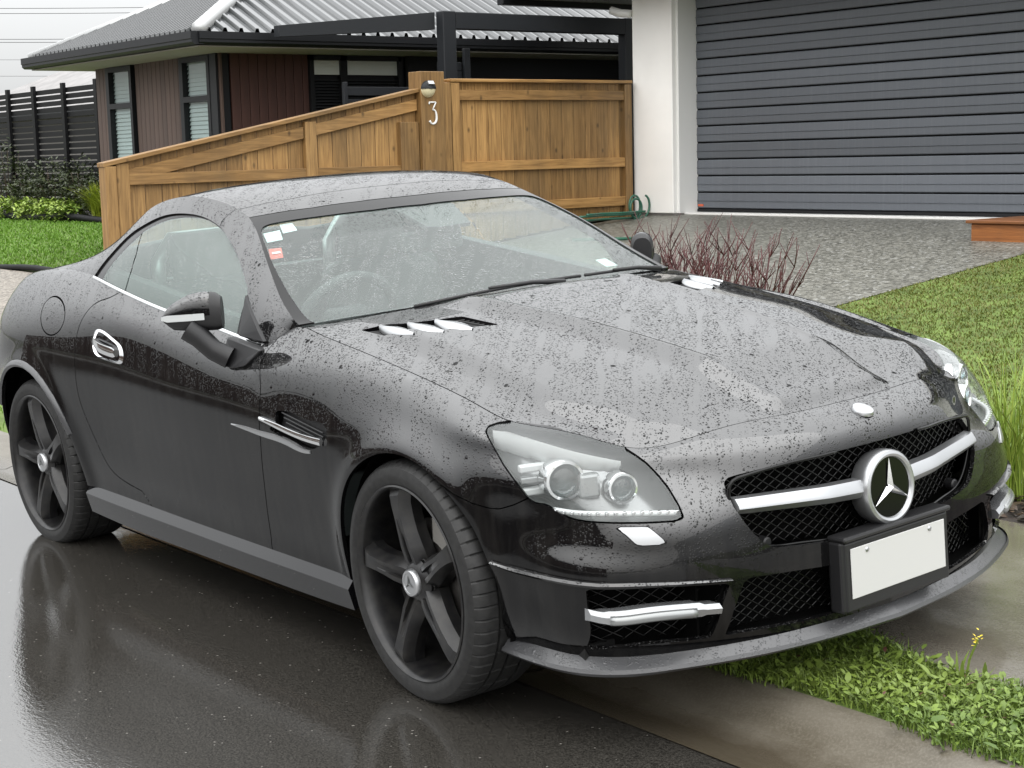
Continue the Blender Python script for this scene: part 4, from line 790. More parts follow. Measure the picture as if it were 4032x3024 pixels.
# --- door handles
hp_=C3('handle'); hc=hp_.mean(0)
for sg in (-1,1):
    y=lambda v:v*(1 if sg<0 else -1)
    # escutcheon bowl
    ring=smoothpoly(hp_,4); 
    V=[(p[0],y(p[1]+.0),p[2]) for p in ring]+[(hc[0]+(p[0]-hc[0])*.86,y(p[1]-.006),hc[2]+(p[2]-hc[2])*.86) for p in ring]+[(hc[0]+(p[0]-hc[0])*.80,y(p[1]+.004),hc[2]+(p[2]-hc[2])*.80) for p in ring]
    n=len(ring); F=[(i,(i+1)%n,n+(i+1)%n,n+i) for i in range(n)]+[(n+i,n+(i+1)%n,2*n+(i+1)%n,2*n+i) for i in range(n)]
    V+=[(hc[0]+(p[0]-hc[0])*.5,y(p[1]+.014),hc[2]+(p[2]-hc[2])*.5) for p in ring]; F+=[(2*n+i,2*n+(i+1)%n,3*n+(i+1)%n,3*n+i) for i in range(n)]+[tuple(range(3*n,4*n))]
    hn=MB().add(V,F).build('door_handle','chrome',CAR,smooth=True,angle=50)
    xs=np.linspace(-1.838,-1.672,14); V=[]
    for i,x in enumerate(xs):
        zc=.800-.16*(x+1.76); bow=-.884-.014*math.sin(math.pi*i/13); hh=.017 if 0<i<13 else .012
        V+=[(x,y(bow+.014),zc+hh*.8),(x,y(bow),zc+hh),(x,y(bow-.005),zc),(x,y(bow),zc-hh),(x,y(bow+.014),zc-hh*.8)]
    F=[(i*5+a,(i+1)*5+a,(i+1)*5+(a+1)%5,i*5+(a+1)%5) for i in range(13) for a in range(5)]+[tuple(range(5)),tuple(range(65,70))]
    MB().add(V,F).build('pull_bar','chrome',hn,smooth=True,angle=60)
# --- door mirrors
for sg in (-1,1):
    y=lambda v:v*(1 if sg<0 else -1)
    P0=np.array((-.925,-.868,.957)); P1=np.array((-1.035,-1.012,.953)); bk=np.array((-.80,.58,0)); upz=np.array((0,0,1.))
    a_=np.linspace(0,1,12); hT=np.interp(a_,[0,.1,.3,.55,.8,.93,1],[.050,.064,.070,.062,.042,.024,.004]); hB=np.interp(a_,[0,.1,.5,.85,1],[.045,.050,.048,.040,.006]); dp=np.interp(a_,[0,.15,.5,.8,.95,1],[.07,.085,.085,.07,.04,.008])
    V=[];n=20
    for i,a in enumerate(a_):
        c0=P0*(1-a)+P1*a+bk*(.015*(a**2)*2)
        for k in range(n):
            th=2*math.pi*k/n; f=math.cos(th); g=math.sin(th)
            f=math.copysign(abs(f)**.75,f); g=math.copysign(abs(g)**.8,g)
            p=c0+bk*(.5*dp[i]-f*.5*dp[i])+upz*((hT[i] if g>0 else hB[i])*g); V.append((p[0],y(p[1]),p[2]))
    def ring(i): return [i*n+k for k in range(n)]
    Fp=[];Fi=[];Fb=[]
    for i in range(11):
        for k in range(n):
            f=(i*n+k,(i+1)*n+k,(i+1)*n+(k+1)%n,i*n+(k+1)%n); zz=np.mean([V[j][2] for j in f]); th=(k+.5)/n*360
            if i<2 or th>225 : Fb.append(f)
            else: Fp.append(f)
    Fb+= [tuple(ring(0)),tuple(ring(11))[::-1]]
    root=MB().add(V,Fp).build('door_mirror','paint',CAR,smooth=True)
    MB().add(V,Fb).build('mirror_base_shell','black_plastic',root,smooth=True,angle=50)
    # indicator lens band on the leading face
    V=[]
    for i in range(3,12):
        a=a_[i]; c0=P0*(1-a)+P1*a+bk*(.03*a*a)-bk*.004
        for dz in (.008,-.012): 
            p=c0+upz*(dz*(1 if i<11 else .5)); V.append((p[0],y(p[1]),p[2]))
    MB().add(V,[(i*2,i*2+1,i*2+3,i*2+2) for i in range(8)]).build('mirror_indicator','lamp_white',root,smooth=True)
    # stalk and foot
    st=[(-1.005,-.940,.918),(-.985,-.915,.893),(-.958,-.885,.850),(-.93,-.850,.824)]
    MB().tube([(a,y(b_),c_) for a,b_,c_ in st],[.036,.034,.032,.034],12).build('mirror_stalk','black_plastic',root,smooth=True,angle=60)
    ft=[(-.985,-.812,.878),(-.80,-.806,.852),(-.835,-.846,.808),(-.90,-.853,.796),(-.97,-.852,.800)]
    MB().prism([(a,y(b-.012),c) for a,b,c in ft],(0,y(.03),0)).build('mirror_foot','black_plastic',root,bevel=.003)
    sail=[(-1.008,-.727,.992),(-.94,-.752,.945),(-.87,-.772,.90),(-.825,-.782,.872),(-.965,-.786,.882)]
    MB().prism([(a,y(b-.010),c) for a,b,c in sail],(0,y(.012),0)).build('mirror_sail','black_plastic',root)
# --- wipers and cowl
b=MB(); cw=[]; 
V=[];
for t_ in np.linspace(-1,1,31):
    yy=t_*.70; x=-.575-.16*(abs(t_)**2); z=.936-.026*abs(t_)**2; V+=[(x+.055,yy,z-.014),(x+.004,yy,z-.010),(x-.10,yy,z-.006+.0)]
b.add(V,[(i*3+a,(i+1)*3+a,(i+1)*3+a+1,i*3+a+1) for i in range(30) for a in range(2)]); b.build('scuttle_panel','black_plastic',CAR,smooth=True)
def wip(pts,piv):
    w_=MB().tube(pts,.0055,6).build('wiper','black_plastic',CAR,smooth=True); MB().tube(piv,[.009,.007,.005],8).build('wiper_arm','black_plastic',w_,smooth=True)
wip([(-.600,-.40,.938),(-.578,-.22,.951),(-.566,-.05,.958),(-.562,.10,.960),(-.565,.22,.958)],[(-.548,.14,.950),(-.560,.02,.962),(-.572,-.14,.962)])
wip([(-.565,.24,.958),(-.60,.42,.952),(-.655,.58,.942)],[(-.60,.60,.938),(-.60,.50,.952),(-.585,.38,.958)])
# --- windscreen stickers, camera housing
def onws(P,off): 
    P=np.array(P); return [tuple(p) for p in P+nearN(P,topR if P[0][1]<0 else topR.mirror())*off]
for k,mat,lab in (('stick1','sticker_pale','pale square permit sticker'),('stick2','sticker_pale','pale service sticker'),('stick3','sticker_red','red square sticker with a white line'),('stick4','sticker_pale','pale rectangular sticker low on the left')):
    q=onws(C3(k),-.012); o=MB().prism(q,(0.001,0,.0012)).build('windscreen_sticker',mat,CAR); o['label']=lab
    if k=='stick3':
        q=[np.array(v) for v in q]; l=lambda u,v:(q[0]*(1-u)+q[1]*u)*(1-v)+(q[3]*(1-u)+q[2]*u)*v
        MB().prism([tuple(l(u,v)+np.array([.002,0,.003])) for u,v in ((.2,.40),(.85,.40),(.85,.58),(.2,.58))],(.0004,0,.0004)).build('sticker_line','plate_white',o)
MB().prism(onws(C3('camhouse'),-.007),(-.006,0,-.012)).build('mirror_camera_housing','interior_dark',CAR)
MB().bbox((-.02,-.12,-.035),(.01,.12,.035),.012,2,Matrix.Translation((-1.05,.0,1.085))).build('rear_view_mirror','interior_dark',CAR)
# --- interior
b=MB().bbox((-1.0,-.66,.60),(-.72,.66,.875),.04,3).bbox((-.80,-.66,.80),(-.58,.66,.905),.03,2); b.build('dashboard','interior_dark',CAR,smooth=True,angle=40)
MB().box((-2.3,-.70,.25),(-.6,.70,.30)).box((-2.35,-.72,.25),(-2.25,.72,.95)).build('cabin_floor','interior_dark',CAR)
for sg in (-1,1): MB().prism([(-.82,sg*.715,.45),(-.82,sg*.715,.885),(-1.3,sg*.735,.945),(-2.05,sg*.715,1.035),(-2.05,sg*.715,.45)],(0,-sg*.04,0)).build('door_trim','interior_mid',CAR)
for sg in (-1,1):
    y0=sg*.36
    st=MB().bbox((-1.80,y0-.25,.38),(-1.25,y0+.25,.56),.05,3).build('seat','interior_mid',CAR,smooth=True)
    Mb_=Matrix.Translation((-1.80,y0,.55))@Matrix.Rotation(math.radians(-18),4,'Y')
    MB().bbox((-.08,-.25,-.05),(.06,.25,.44),.055,3,Mb_).bbox((-.06,-.14,.42),(.04,.14,.62),.045,3,Mb_).build('seat_back','interior_mid',st,smooth=True)
    MB().tube([(-2.02,y0-.17,.90),(-2.03,y0-.16,1.04),(-2.04,y0-.10,1.115),(-2.04,y0+.10,1.115),(-2.03,y0+.16,1.04),(-2.02,y0+.17,.90)],.026,12).build('roll_hoop','interior_silver',CAR,smooth=True)
MB().bbox((-1.70,-.10,.35),(-.9,.10,.60),.03,2).build('centre_console','interior_dark',CAR)
b=MB(); sw=Matrix.Translation((-1.06,-.36,.84))@Matrix.Rotation(math.radians(-65),4,'Y')
ring=[tuple(sw@Vector((.185*math.cos(t_),.185*math.sin(t_),0))) for t_ in np.linspace(0,2*math.pi,41)]
b.tube(ring,.017,10).bbox((-.07,-.08,-.02),(.07,.08,.03),.02,2,sw).bbox((-.02,-.18,-.012),(.02,.18,.012),.006,1,sw); b.build('steering_wheel','interior_dark',CAR,smooth=True)
MB().box((-2.9,-.78,.20),(.55,.78,.24)).build('underbody','under',CAR)
for cx,R in ((0,.352),(-2.428,.375)):
    for sg in (-1,1):
        V=[];F=[];n_=28
        for i in range(n_+1):
            th=math.radians(-18+216*i/n_)
            for r,yv in ((R,.835),(R,.58),(.02,.58)): V.append((cx+r*math.cos(th),sg*yv,.33+r*math.sin(th)))
        for i in range(n_):
            for k in range(2): F.append((i*3+k,(i+1)*3+k,(i+1)*3+k+1,i*3+k+1))
        MB().add(V,F).build('wheel_arch_liner','gap_black',CAR,smooth=True)
# --- wheels
def wheel(cx,sg,R,width,steer,yface):
    root=bpy.data.objects.new('wheel',None); COL.objects.link(root); root.parent=CAR
    root.matrix_local=Matrix.Translation((cx,sg*yface,R))@Matrix.Rotation(steer,4,'Z')@Matrix.Scale(1,4)
    s_=-sg      # inward direction along y
    Y=lambda v:v*s_
    seg=540; V=[];F=[]
    prof=[(.243,.02),(.251,.006),(.259,.001),(.274,-.004),(R-.034,-.004),(R-.016,.003),(R-.006,.014),(R-.0005,.028),(R,.045),(R,.062),(R-.007,.063),(R-.007,.069),(R,.070),(R,.100),(R-.007,.101),(R-.007,.108),(R,.109),(R,.150),(R-.007,.151),(R-.007,.157),(R,.158),(R,.18),(R-.002,width-.03),(R-.010,width-.012),(R-.03,width),(.27,width+.002),(.25,width-.006),(.243,width-.02)]
    n=len(prof)
    for k in range(seg):
        t_=2*math.pi*k/seg; cut=(k%9==0)
        for j,(r,yv) in enumerate(prof):
            rr=r-(.0035 if cut and 6<=j<=9 else (.004 if cut and 12<=j<=17 and k%18==0 else 0)); V.append((rr*math.cos(t_),Y(yv),rr*math.sin(t_)))
    for k in range(seg):
        a=k*n;b_=((k+1)%seg)*n
        for i in range(n-1): F.append((a+i,b_+i,b_+i+1,a+i+1))
    MB().add(V,F).build('tyre','tyre',root,smooth=True,angle=22)
    rim=MB().lathe([(.249,Y(.035)),(.256,Y(.004)),(.257,Y(0)),(.253,Y(-.003)),(.248,Y(.002)),(.244,Y(.012)),(.240,Y(.030)),(.234,Y(.06)),(.230,Y(.17)),(.246,Y(width-.02))],120).build('rim','wheel_paint',root,smooth=True,angle=40)
    for k in range(5):
        ang=math.radians(90+12.5-72*k) if True else 0
        d_=np.array([math.cos(ang),math.sin(ang)]); p_=np.array([-d_[1],d_[0]])
        rs_=[.036,.060,.092,.130,.168,.205,.228,.245]; wf=[.021,.025,.0235,.0195,.018,.0195,.023,.028]; yo=[.026,.019,.013,.0095,.0075,.006,.008,.016]; gr_=[.010,.013,.012,.003,0,0,0,0]
        V=[]
        for r,wd,yv,gv in zip(rs_,wf,yo,gr_):
            for (s1,yy) in ((-1.75,yv+.058),(-1.62,yv+.030),(-.92,yv),(-.42,yv),(-.30,yv+gv),(.30,yv+gv),(.42,yv),(.92,yv),(1.62,yv+.030),(1.75,yv+.058)):
                v=d_*r+p_*wd*s1; V.append((v[0],Y(yy),v[1]))
        m_=len(rs_); F=[(i*10+a,(i+1)*10+a,(i+1)*10+(a+1)%10,i*10+(a+1)%10) for i in range(m_-1) for a in range(10)]+[tuple(range(10)),tuple(range((m_-1)*10,m_*10))]
        MB().add(V,F).build('spoke','wheel_paint',root,smooth=True,angle=16)
        # lug bolt between the spokes
        a2=ang+math.radians(36); c_=np.array([math.cos(a2),math.sin(a2)])*.056
        MB().lathe([(.0,Y(.034)),(.009,Y(.034)),(.010,Y(.045))],12,Matrix.Translation((c_[0],0,c_[1]))).build('lug_bolt','gap_black',root,smooth=True)
    MB().lathe([(.0,Y(.016)),(.030,Y(.016)),(.040,Y(.019)),(.052,Y(.026)),(.066,Y(.040)),(.070,Y(.075)),(.0,Y(.08))],48).build('hub','wheel_paint',root,smooth=True,angle=35)
    cap=MB().lathe([(0,Y(.004)),(.026,Y(.0045)),(.0265,Y(.003)),(.033,Y(.004)),(.036,Y(.008)),(.037,Y(.018))],48).build('centre_cap','satin_silver',root,smooth=True,angle=35)
    b=MB()
    for k in range(3):
        a=math.radians(90+120*k+8); d_=np.array([math.cos(a),math.sin(a)]); p_=np.array([-d_[1],d_[0]])
        q=lambda r,s2,h:((d_*r+p_*s2)[0],Y(h),(d_*r+p_*s2)[1])
        b.add([q(.023,0,.003),q(.003,.004,.003),q(-.002,0,.003),q(.003,-.004,.003),q(0,0,-.001)],[(0,1,4),(1,2,4),(2,3,4),(3,0,4)])
    b.build('cap_star','lamp_dark',cap)
    MB().lathe([(.06,Y(.085)),(.15,Y(.085)),(.155,Y(.09)),(.155,Y(.11)),(.06,Y(.11))],64).build('brake_disc','brake_steel',root,smooth=True,angle=35)
    b=MB(); 
    for a in np.linspace(20,75,10): pass
    V=[];aa=np.radians(np.linspace(22,82,12) if cx<-1 else np.linspace(22,82,12))
    for a in aa:
        for r,yv in ((.10,.075),(.17,.072),(.175,.12),(.10,.12)): V.append((r*math.cos(a),Y(yv),r*math.sin(a)))
    F=[(i*4+k,(i+1)*4+k,(i+1)*4+(k+1)%4,i*4+(k+1)%4) for i in range(11) for k in range(4)]+[(0,1,2,3),(44,45,46,47)]
    MB().add(V,F).build('brake_caliper','caliper',root,bevel=.003)
    return root
wheel(0,-1,.318,.225,math.radians(-3.2),.897); wheel(0,1,.318,.225,math.radians(-3.2),.897)
wheel(-2.43,-1,.314,.245,0,.893); wheel(-2.43,1,.314,.245,0,.893)
# ---------------------------------------------------------------- things around the car
def woodmat(name,a,b,axis):
    t=NT(name); s_={'z':(14,14,.9),'y':(14,.9,14),'x':(.9,14,14)}[axis]; oi=t.new('ObjectInfo'); co=t.co(s_)
    ad=t.new('VectorMath',operation='ADD'); t.link(co,ad.inputs[0]); cm=t.new('CombineXYZ'); m_=t.math('MULTIPLY',oi.outputs['Random'],37.0); t.link(m_,cm.inputs[0]); t.link(m_,cm.inputs[2]); t.link(cm.outputs[0],ad.inputs[1])
    g=t.noise(ad.outputs[0],2.2,6,.62,1.2); kn=t.vor(t.co((5,5,3)),1.3).outputs['Distance']
    c=t.mix(t.ramp(g,[(.30,0),(.70,1)]),a,b); c=t.mix(t.ramp(kn,[(.04,.75),(.13,0)]),c,tuple(x*.25 for x in a)); c=t.mix(1.0,c,t.ramp(oi.outputs['Random'],[(0,.62),(1,1.12)]),'MULTIPLY')
    dirt=t.noise(t.co((1,1,.5)),1.6,4); c=t.mix(t.ramp(dirt,[(.45,0),(.75,.45)]),c,(.075,.06,.036))
    t.set(Base_Color=c,Roughness=.55,Normal=t.bump(g,.4,.002)); return t.m
woodmat('timber_upright',(.20,.105,.032),(.48,.28,.10),'z'); woodmat('timber_rail',(.22,.112,.030),(.50,.285,.10),'y'); woodmat('sleeper',(.17,.055,.012),(.36,.13,.030),'x')
simple('white_render',(.92,.91,.88),.7,nscale=3,namp=.03,bump=.0008,bs=200); simple('white_trim',(.78,.78,.76),.5)
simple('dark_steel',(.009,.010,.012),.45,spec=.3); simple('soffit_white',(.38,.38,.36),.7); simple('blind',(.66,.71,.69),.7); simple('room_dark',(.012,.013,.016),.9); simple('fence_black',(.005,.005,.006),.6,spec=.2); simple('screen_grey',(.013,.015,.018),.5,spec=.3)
t=NT('garage_metal'); co=t.co((1,1,1)); st=t.noise(t.co((16,1,.5)),2.5,5,.6); n=t.noise(co,1.2,3)
oi=t.new('ObjectInfo'); gc=t.mix(t.ramp(st,[(.5,0),(.85,.5)]),(.118,.130,.148),(.17,.182,.20)); gc=t.mix(1.0,gc,t.ramp(oi.outputs['Random'],[(0,.80),(1,1.22)]),'MULTIPLY')
t.set(Base_Color=gc,Roughness=.42,Normal=t.bump(t.noise(co,90,2),.05,.0008)); t.b.inputs['Specular IOR Level'].default_value=.45
t=NT('cladding_brown'); n=t.noise(t.co((9,9,.7)),2,5); oi=t.new('ObjectInfo'); c=t.mix(t.ramp(n,[(.3,0),(.7,1)]),(.065,.042,.034),(.115,.075,.06)); t.set(Base_Color=t.mix(1.0,c,t.ramp(oi.outputs['Random'],[(0,.82),(1,1.1)]),'MULTIPLY'),Roughness=.6)
t=NT('cladding_red'); n=t.noise(t.co((9,9,.7)),2,5); t.set(Base_Color=t.mix(t.ramp(n,[(.3,0),(.7,1)]),(.042,.017,.013),(.082,.033,.024)),Roughness=.6)
t=NT('roof_metal'); t.set(Base_Color=(.03,.034,.036),Roughness=.14,Metallic=.1); t.b.inputs['IOR'].default_value=1.85
t=NT('roof_metal_skylit'); t.set(Base_Color=(.05,.055,.058),Roughness=.10,Metallic=.2); t.b.inputs['IOR'].default_value=2.8  # same roof metal, brighter sky on the right slope put into colour and gloss
simple('ridge_metal',(.50,.51,.51),.25,.3); simple('grey_roof',(.23,.22,.215),.5,nscale=2); simple('grey_wall',(.20,.19,.18),.8); simple('hose_green',(.035,.13,.085),.3); simple('lamp_cream',(.62,.56,.36),.4); simple('twig_red',(.075,.020,.020),.5,nscale=8,namp=.5); simple('wire_dark',(.05,.05,.055),.6); simple('stem_brown',(.05,.035,.022),.8); simple('sticker_orange',(.6,.12,.05),.5); simple('flower_yellow',(.65,.52,.04),.5); simple('leaf_dead',(.10,.045,.03),.6)
simple('brick_brown',(.085,.055,.045),.8,nscale=20,namp=.3); simple('tile_dark',(.035,.036,.04),.5)
# ---- shared piece maker: pieces share mesh data
def piece(name,mesh_key,parent,mat,a,b,loc,bev=.003,_c={}):
    k=(mesh_key,mat,tuple(np.round(np.subtract(b,a),4)))
    if k not in _c: 
        o=MB().bbox(a,b,bev).build(name,mat); _c[k]=o.data; o.parent=parent; o.location=loc; return o
    o=bpy.data.objects.new(name,_c[k]); COL.objects.link(o); o.parent=parent; o.location=loc; return o
# ---- timber boundary fence along x = -8.8, running back from the street
FX=-8.80
fl=thing('timber_fence',(FX,2.2,0),'sloping brown timber fence, left of the house number post','fence')
def topz(y): return np.interp(y,[2.187,5.176],[1.372,1.962])
ys_=np.arange(2.24,5.10,.1475)
for i,y in enumerate(ys_):
    zb=gz(y)+.02; yl=y-2.2; h0,h1=topz(y),topz(y+.1455); j=rng.uniform(-.002,.004)
    o=MB().prism([(.0,yl+.003,zb),(.0,yl+.1445,zb),(.0,yl+.1445,h1),(.0,yl+.003,h0)],(-.018-j,0,0)).build('paling','timber_upright',fl,bevel=.0018)
def slopebox(name,y0,y1,z0,z1,hh,x0,x1,mat,par): # z0,z1 = top at each end
    return MB().prism([(x0,y0-2.2,z0-hh),(x0,y1-2.2,z1-hh),(x0,y1-2.2,z1),(x0,y0-2.2,z0)],(x1-x0,0,0)).build(name,mat,par,bevel=.003)
slopebox('cap',2.16,5.185,1.405,1.996,.034,-.055,.075,'timber_rail',fl)
slopebox('rail',2.30,4.00,topz(2.3)-.062,topz(4.0)-.062,.098,.0005,.042,'timber_rail',fl); slopebox('rail',4.12,5.18,topz(4.12)-.062,topz(5.18)-.062,.098,.0005,.042,'timber_rail',fl)
slopebox('rail',2.36,4.02,1.315,1.318,.09,.001,.043,'timber_rail',fl); slopebox('rail',4.12,5.0,1.318,1.318,.09,.001,.043,'timber_rail',fl)
slopebox('rail',2.36,5.0,.62,.78,.09,.001,.043,'timber_rail',fl)
for y0,y1,x1 in ((2.17,2.265,.075),(2.275,2.385,.05),(4.01,4.12,.055)):
    zt=topz((y0+y1)/2)-.002; MB().bbox((-.05,y0-2.2,gz(y0)-.05),(x1,y1-2.2,zt if y0<3 else zt-.03),.004,1).build('post','timber_upright',fl)
MB().bbox((-.03,4.985-2.2,.55),(.06,5.18-2.2,1.70),.004,1).build('post','timber_upright',fl)
hp=thing('house_number_post',(FX,5.32,gz(5.32)),'tall brown timber gate post carrying the white number 3','post')
b0=gz(5.32); MB().bbox((-.10,-.13,-.1),(.095,.13,2.145-b0),.006,2).build('post','timber_upright',hp); MB().bbox((-.06,.132,-.1),(.06,.235,2.05-b0),.004,1).build('side_post','timber_upright',hp)
# the digit 3 (flat-topped)
path=[(-.045,.075),(-.045,.095),(.045,.095),(.0,.028),(.03,.022),(.045,-.005),(.050,-.04),(.040,-.075),(.012,-.095),(-.022,-.092),(-.046,-.070)]
b=MB(); pts=[(.099,y_*.75+.0-.01,z_+1.775-b0) for y_,z_ in curve(path[:3],7).tolist()]
for seg_ in (path[0:2],path[1:3],path[2:4]): b.tube([(.1,p[0]*.8-.01,p[1]+1.777-b0) for p in seg_],.0068,8)
cv=curve(path[3:],24); b.tube([(.1,p[0]*.8-.01,p[1]+1.777-b0) for p in cv],np.interp(np.linspace(0,1,24),[0,.25,.55,.9,1],[.006,.009,.011,.008,.011]),8); b.build('digit_three','white_trim',hp,smooth=True)
lp_=thing('solar_lamp',(FX+.096,5.265,1.985),'small round solar lamp, dark top and cream glass, on the number post','lamp')
Ml=Matrix.Rotation(math.radians(-90),4,'Z')
MB().lathe([(0,.055),(.03,.052),(.055,.040),(.068,.018),(.072,.0)],36,Ml).build('lamp_glass','lamp_cream',lp_,smooth=True)
V=[];F=[];n_=24
for i in range(n_+1):
    th=math.pi*i/n_
    for r,x_ in ((.0745,.0),(.0745,.02),(.060,.046),(.0,.064)): V.append((x_,-r*math.cos(th),r*math.sin(th)+.004))
for i in range(n_):
    for k in range(3): F.append((i*4+k,(i+1)*4+k,(i+1)*4+k+1,i*4+k+1))
MB().add(V,F).build('lamp_hood','screen_grey',lp_,smooth=True)
MB().prism([(.05,-.03,.035),(.05,.03,.035),(.03,.03,.062),(.03,-.03,.062)],(.018,0,.012)).build('solar_cell','satin_silver',lp_)
fr_=thing('timber_fence',(FX,5.56,0),'level brown timber fence panel between the number post and the white garage','fence')
for i,y in enumerate(np.arange(5.565,7.68,.1475)):
    zb=gz(y)+.02; y1=min(y+.1435,7.70); MB().bbox((-.018-rng.uniform(-.002,.004),y-5.56,zb),(0,y1-5.56,2.055),.0018).build('paling','timber_upright',fr_)
MB().bbox((-.06,-.02,2.055),(.07,2.19,2.085),.005,1).build('cap','timber_rail',fr_)
for z1 in (1.985,1.335,.95): MB().bbox((.0005,.03,z1-.092),(.043,2.10,z1),.003).build('rail','timber_rail',fr_)
MB().bbox((-.05,2.10,.72),(.055,2.19,2.05),.004).build('post','timber_upright',fr_); MB().bbox((.044,-.02,.6),(.06,.085,2.05),.004).build('post','timber_upright',fr_)
# ---- white garage with dark sectional door
ga=thing('garage_house',(-8.78,7.8,.76),'white rendered house front with a wide square pillar','house')
g0=.76
MB().bbox((-.005,0,.02),(.56,.42,2.9),.006,1).build('pillar','white_render',ga); MB().bbox((.55,.06,.02),(.585,.42,2.9),.003).build('door_jamb','white_trim',ga)
MB().box((.0,.02,-.06),(.58,.42,.018)).build('footing','grey_wall',ga); MB().box((-.02,.43,-.06),(9,.55,2.9)).build('wall','white_render',ga); MB().box((-.02,.43,2.25),(9.0,.30,2.9)).build('lintel','white_render',ga)
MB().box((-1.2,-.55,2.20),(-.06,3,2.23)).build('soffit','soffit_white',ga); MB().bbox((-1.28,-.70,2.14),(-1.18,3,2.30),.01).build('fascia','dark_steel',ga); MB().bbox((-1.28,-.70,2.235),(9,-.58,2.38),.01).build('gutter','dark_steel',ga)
MB().tube([(-.20,-.10,2.02),(-.10,-.06,1.985),(-.02,-.03,1.975),(.005,-.02,1.97)],.040,14).build('downpipe','white_trim',ga,smooth=True)
rf=[(-1.28,-.72,2.39),(9,-.72,2.39),(9,5,4.4),(-1.28,5,4.4)]; MB().prism(rf,(0,0,.03)).build('roof','roof_metal',ga)
gd=thing('garage_door',(-8.19,8.10,.785),'wide dark grey ribbed garage door beside the white pillar','garage door')
zz=0.0; sp_=.1605
for k in range(13):
    # each rib: flat band, fine mid line, deep groove at its foot
    z0=.03+k*sp_; b=MB(); V=[];n_=2
    prof=[(0.020,z0+.004),(.004,z0+.010),(0.0,z0+.016),(-.002,z0+.072),(-.010,z0+.0785),(-.002,z0+.0815),(0.0,z0+.146),(.004,z0+.152),(.020,z0+.156)]
    V=[(xx,y,z) for xx in (0.0,7.0) for y,z in prof]; F=[(i,i+1,i+1+len(prof),i+len(prof)) for i in range(len(prof)-1)]
    b.add(V,F).build('door_rib','garage_metal',gd)
MB().box((-.01,.014,0),(7,.05,2.2)).build('door_leaf','gap_black',gd); MB().box((-.0,-.004,.002),(7,.03,.030)).build('bottom_seal','dark_steel',gd); MB().box((.012,-.006,.055),(.085,-.003,.075)).build('maker_sticker','sticker_orange',gd)
th_=thing('door_threshold',(-8.2,7.93,.767),'pale concrete threshold strip under the garage door','threshold'); MB().bbox((-.06,0,-.03),(7,.165,.018),.004).build('strip','white_trim',th_)
# ---- timber planter, hose
pl_=thing('timber_planter',(-4.06,6.88,.655),'low orange timber sleeper box on the driveway edge','planter')
MB().bbox((0,0,-.03),(1.9,.055,.145),.006).build('board','sleeper',pl_); MB().bbox((0,.057,-.03),(.055,.75,.142),.006).build('board','sleeper',pl_); MB().bbox((-.03,-.03,.146),(1.93,.80,.172),.006).build('lid','sleeper',pl_)
ho=thing('garden_hose',(-8.55,7.3,.73),'green garden hose coiled at the foot of the white pillar','hose')
b=MB()
for k in range(4): b.tube([(-.03+.05*k+.03*math.sin(t_*3+k),-.42+.16*k*.2+t_*.22,.015+.02*k*(k>1)) for t_ in np.linspace(-.6,3.0,24)],.011,7)
b.tube([(.0,.26+.10*math.cos(t_)+.02*t_,.11+.12*math.sin(t_)) for t_ in np.linspace(-1.6,7.6,48)],.011,7); b.tube([(.06,.24+.09*math.cos(t_)+.01*t_,.10+.10*math.sin(t_)) for t_ in np.linspace(-1.6,5.4,40)],.011,7)
b.build('coil','hose_green',ho,smooth=True)
ho2=thing('garden_stake',(-7.45,6.2,.61),'thin dark green stake lying on the pebbled driveway','stake'); MB().tube([(-.16,-.20,.02),(.19,.30,.02)],.014,7).build('rod','hose_green',ho2,smooth=True)
# ---- dark brown house with hip roof
bh=thing('brown_house',(-12.3,4.3,gz(4.3)),'dark brown clad house with a grey ribbed hip roof and two tall windows','house')
o_=np.array((-12.3,4.3,float(gz(4.3))))
def L(x,y,z): return (x-o_[0],y-o_[1],z-o_[2])
MB().box(L(-13.68,4.40,.2),L(-10.88,9.5,2.44)).build('wall','room_dark',bh)
wins=[(-13.38,-12.74,'w'),(-11.62,-10.98,'w')]
x=-13.70
while x<-10.88:
    mid=x+.05
    if not any(a-.03<mid<b_+.03 for a,b_,_ in wins):
        piece('cladding_board','cl',bh,'cladding_brown',(0,0,0),(.094,.026,2.25),L(x,4.312,.18),.003)
    x+=.1
for a,b_,_ in wins:
    wd=bpy.data.objects.new('window',None); COL.objects.link(wd); wd.parent=bh; wd.location=L(a,4.30,.95)
    w_=b_-a; h_=1.47
    fr=MB()
    for p,q in (((0,-.02,0),(.075,.05,h_)),((w_-.055,-.02,0),(w_,.05,h_)),((.075,-.02,h_-.05),(w_-.055,.05,h_)),((.075,-.02,0),(w_-.055,.05,.06)),((.075,-.02,1.03),(w_-.055,.05,1.085))): fr.box(p,q)
    fr.build('frame','dark_steel',wd)
    for z0,z1 in ((.06,1.03),(1.085,h_-.05)):
        meshobj('pane',[(.075,.02,z0),(w_-.055,.02,z0),(w_-.055,.02,z1),(.075,.02,z1)],[(0,1,2,3)],'house_glass',wd)
    bl=MB()
    for k in range(34): z0=.05+k*.042; bl.add([(.078,.036,z0),(w_-.058,.036,z0),(w_-.058,.050,z0+.036),(.078,.050,z0+.036)],[(0,1,2,3)])
    bl.box((.078,.052,.0),(w_-.058,.056,h_-.03)); bl.build('blind','blind',wd)
MB().box(L(-10.98,4.285,.2),L(-10.84,4.42,2.44)).build('corner_post','dark_steel',bh)
for i,y in enumerate(np.arange(4.44,5.26,.1)): piece('cladding_board','cr',bh,'cladding_red',(0,0,0),(.03,.094,2.25),L(-10.86,y,.18),.003)
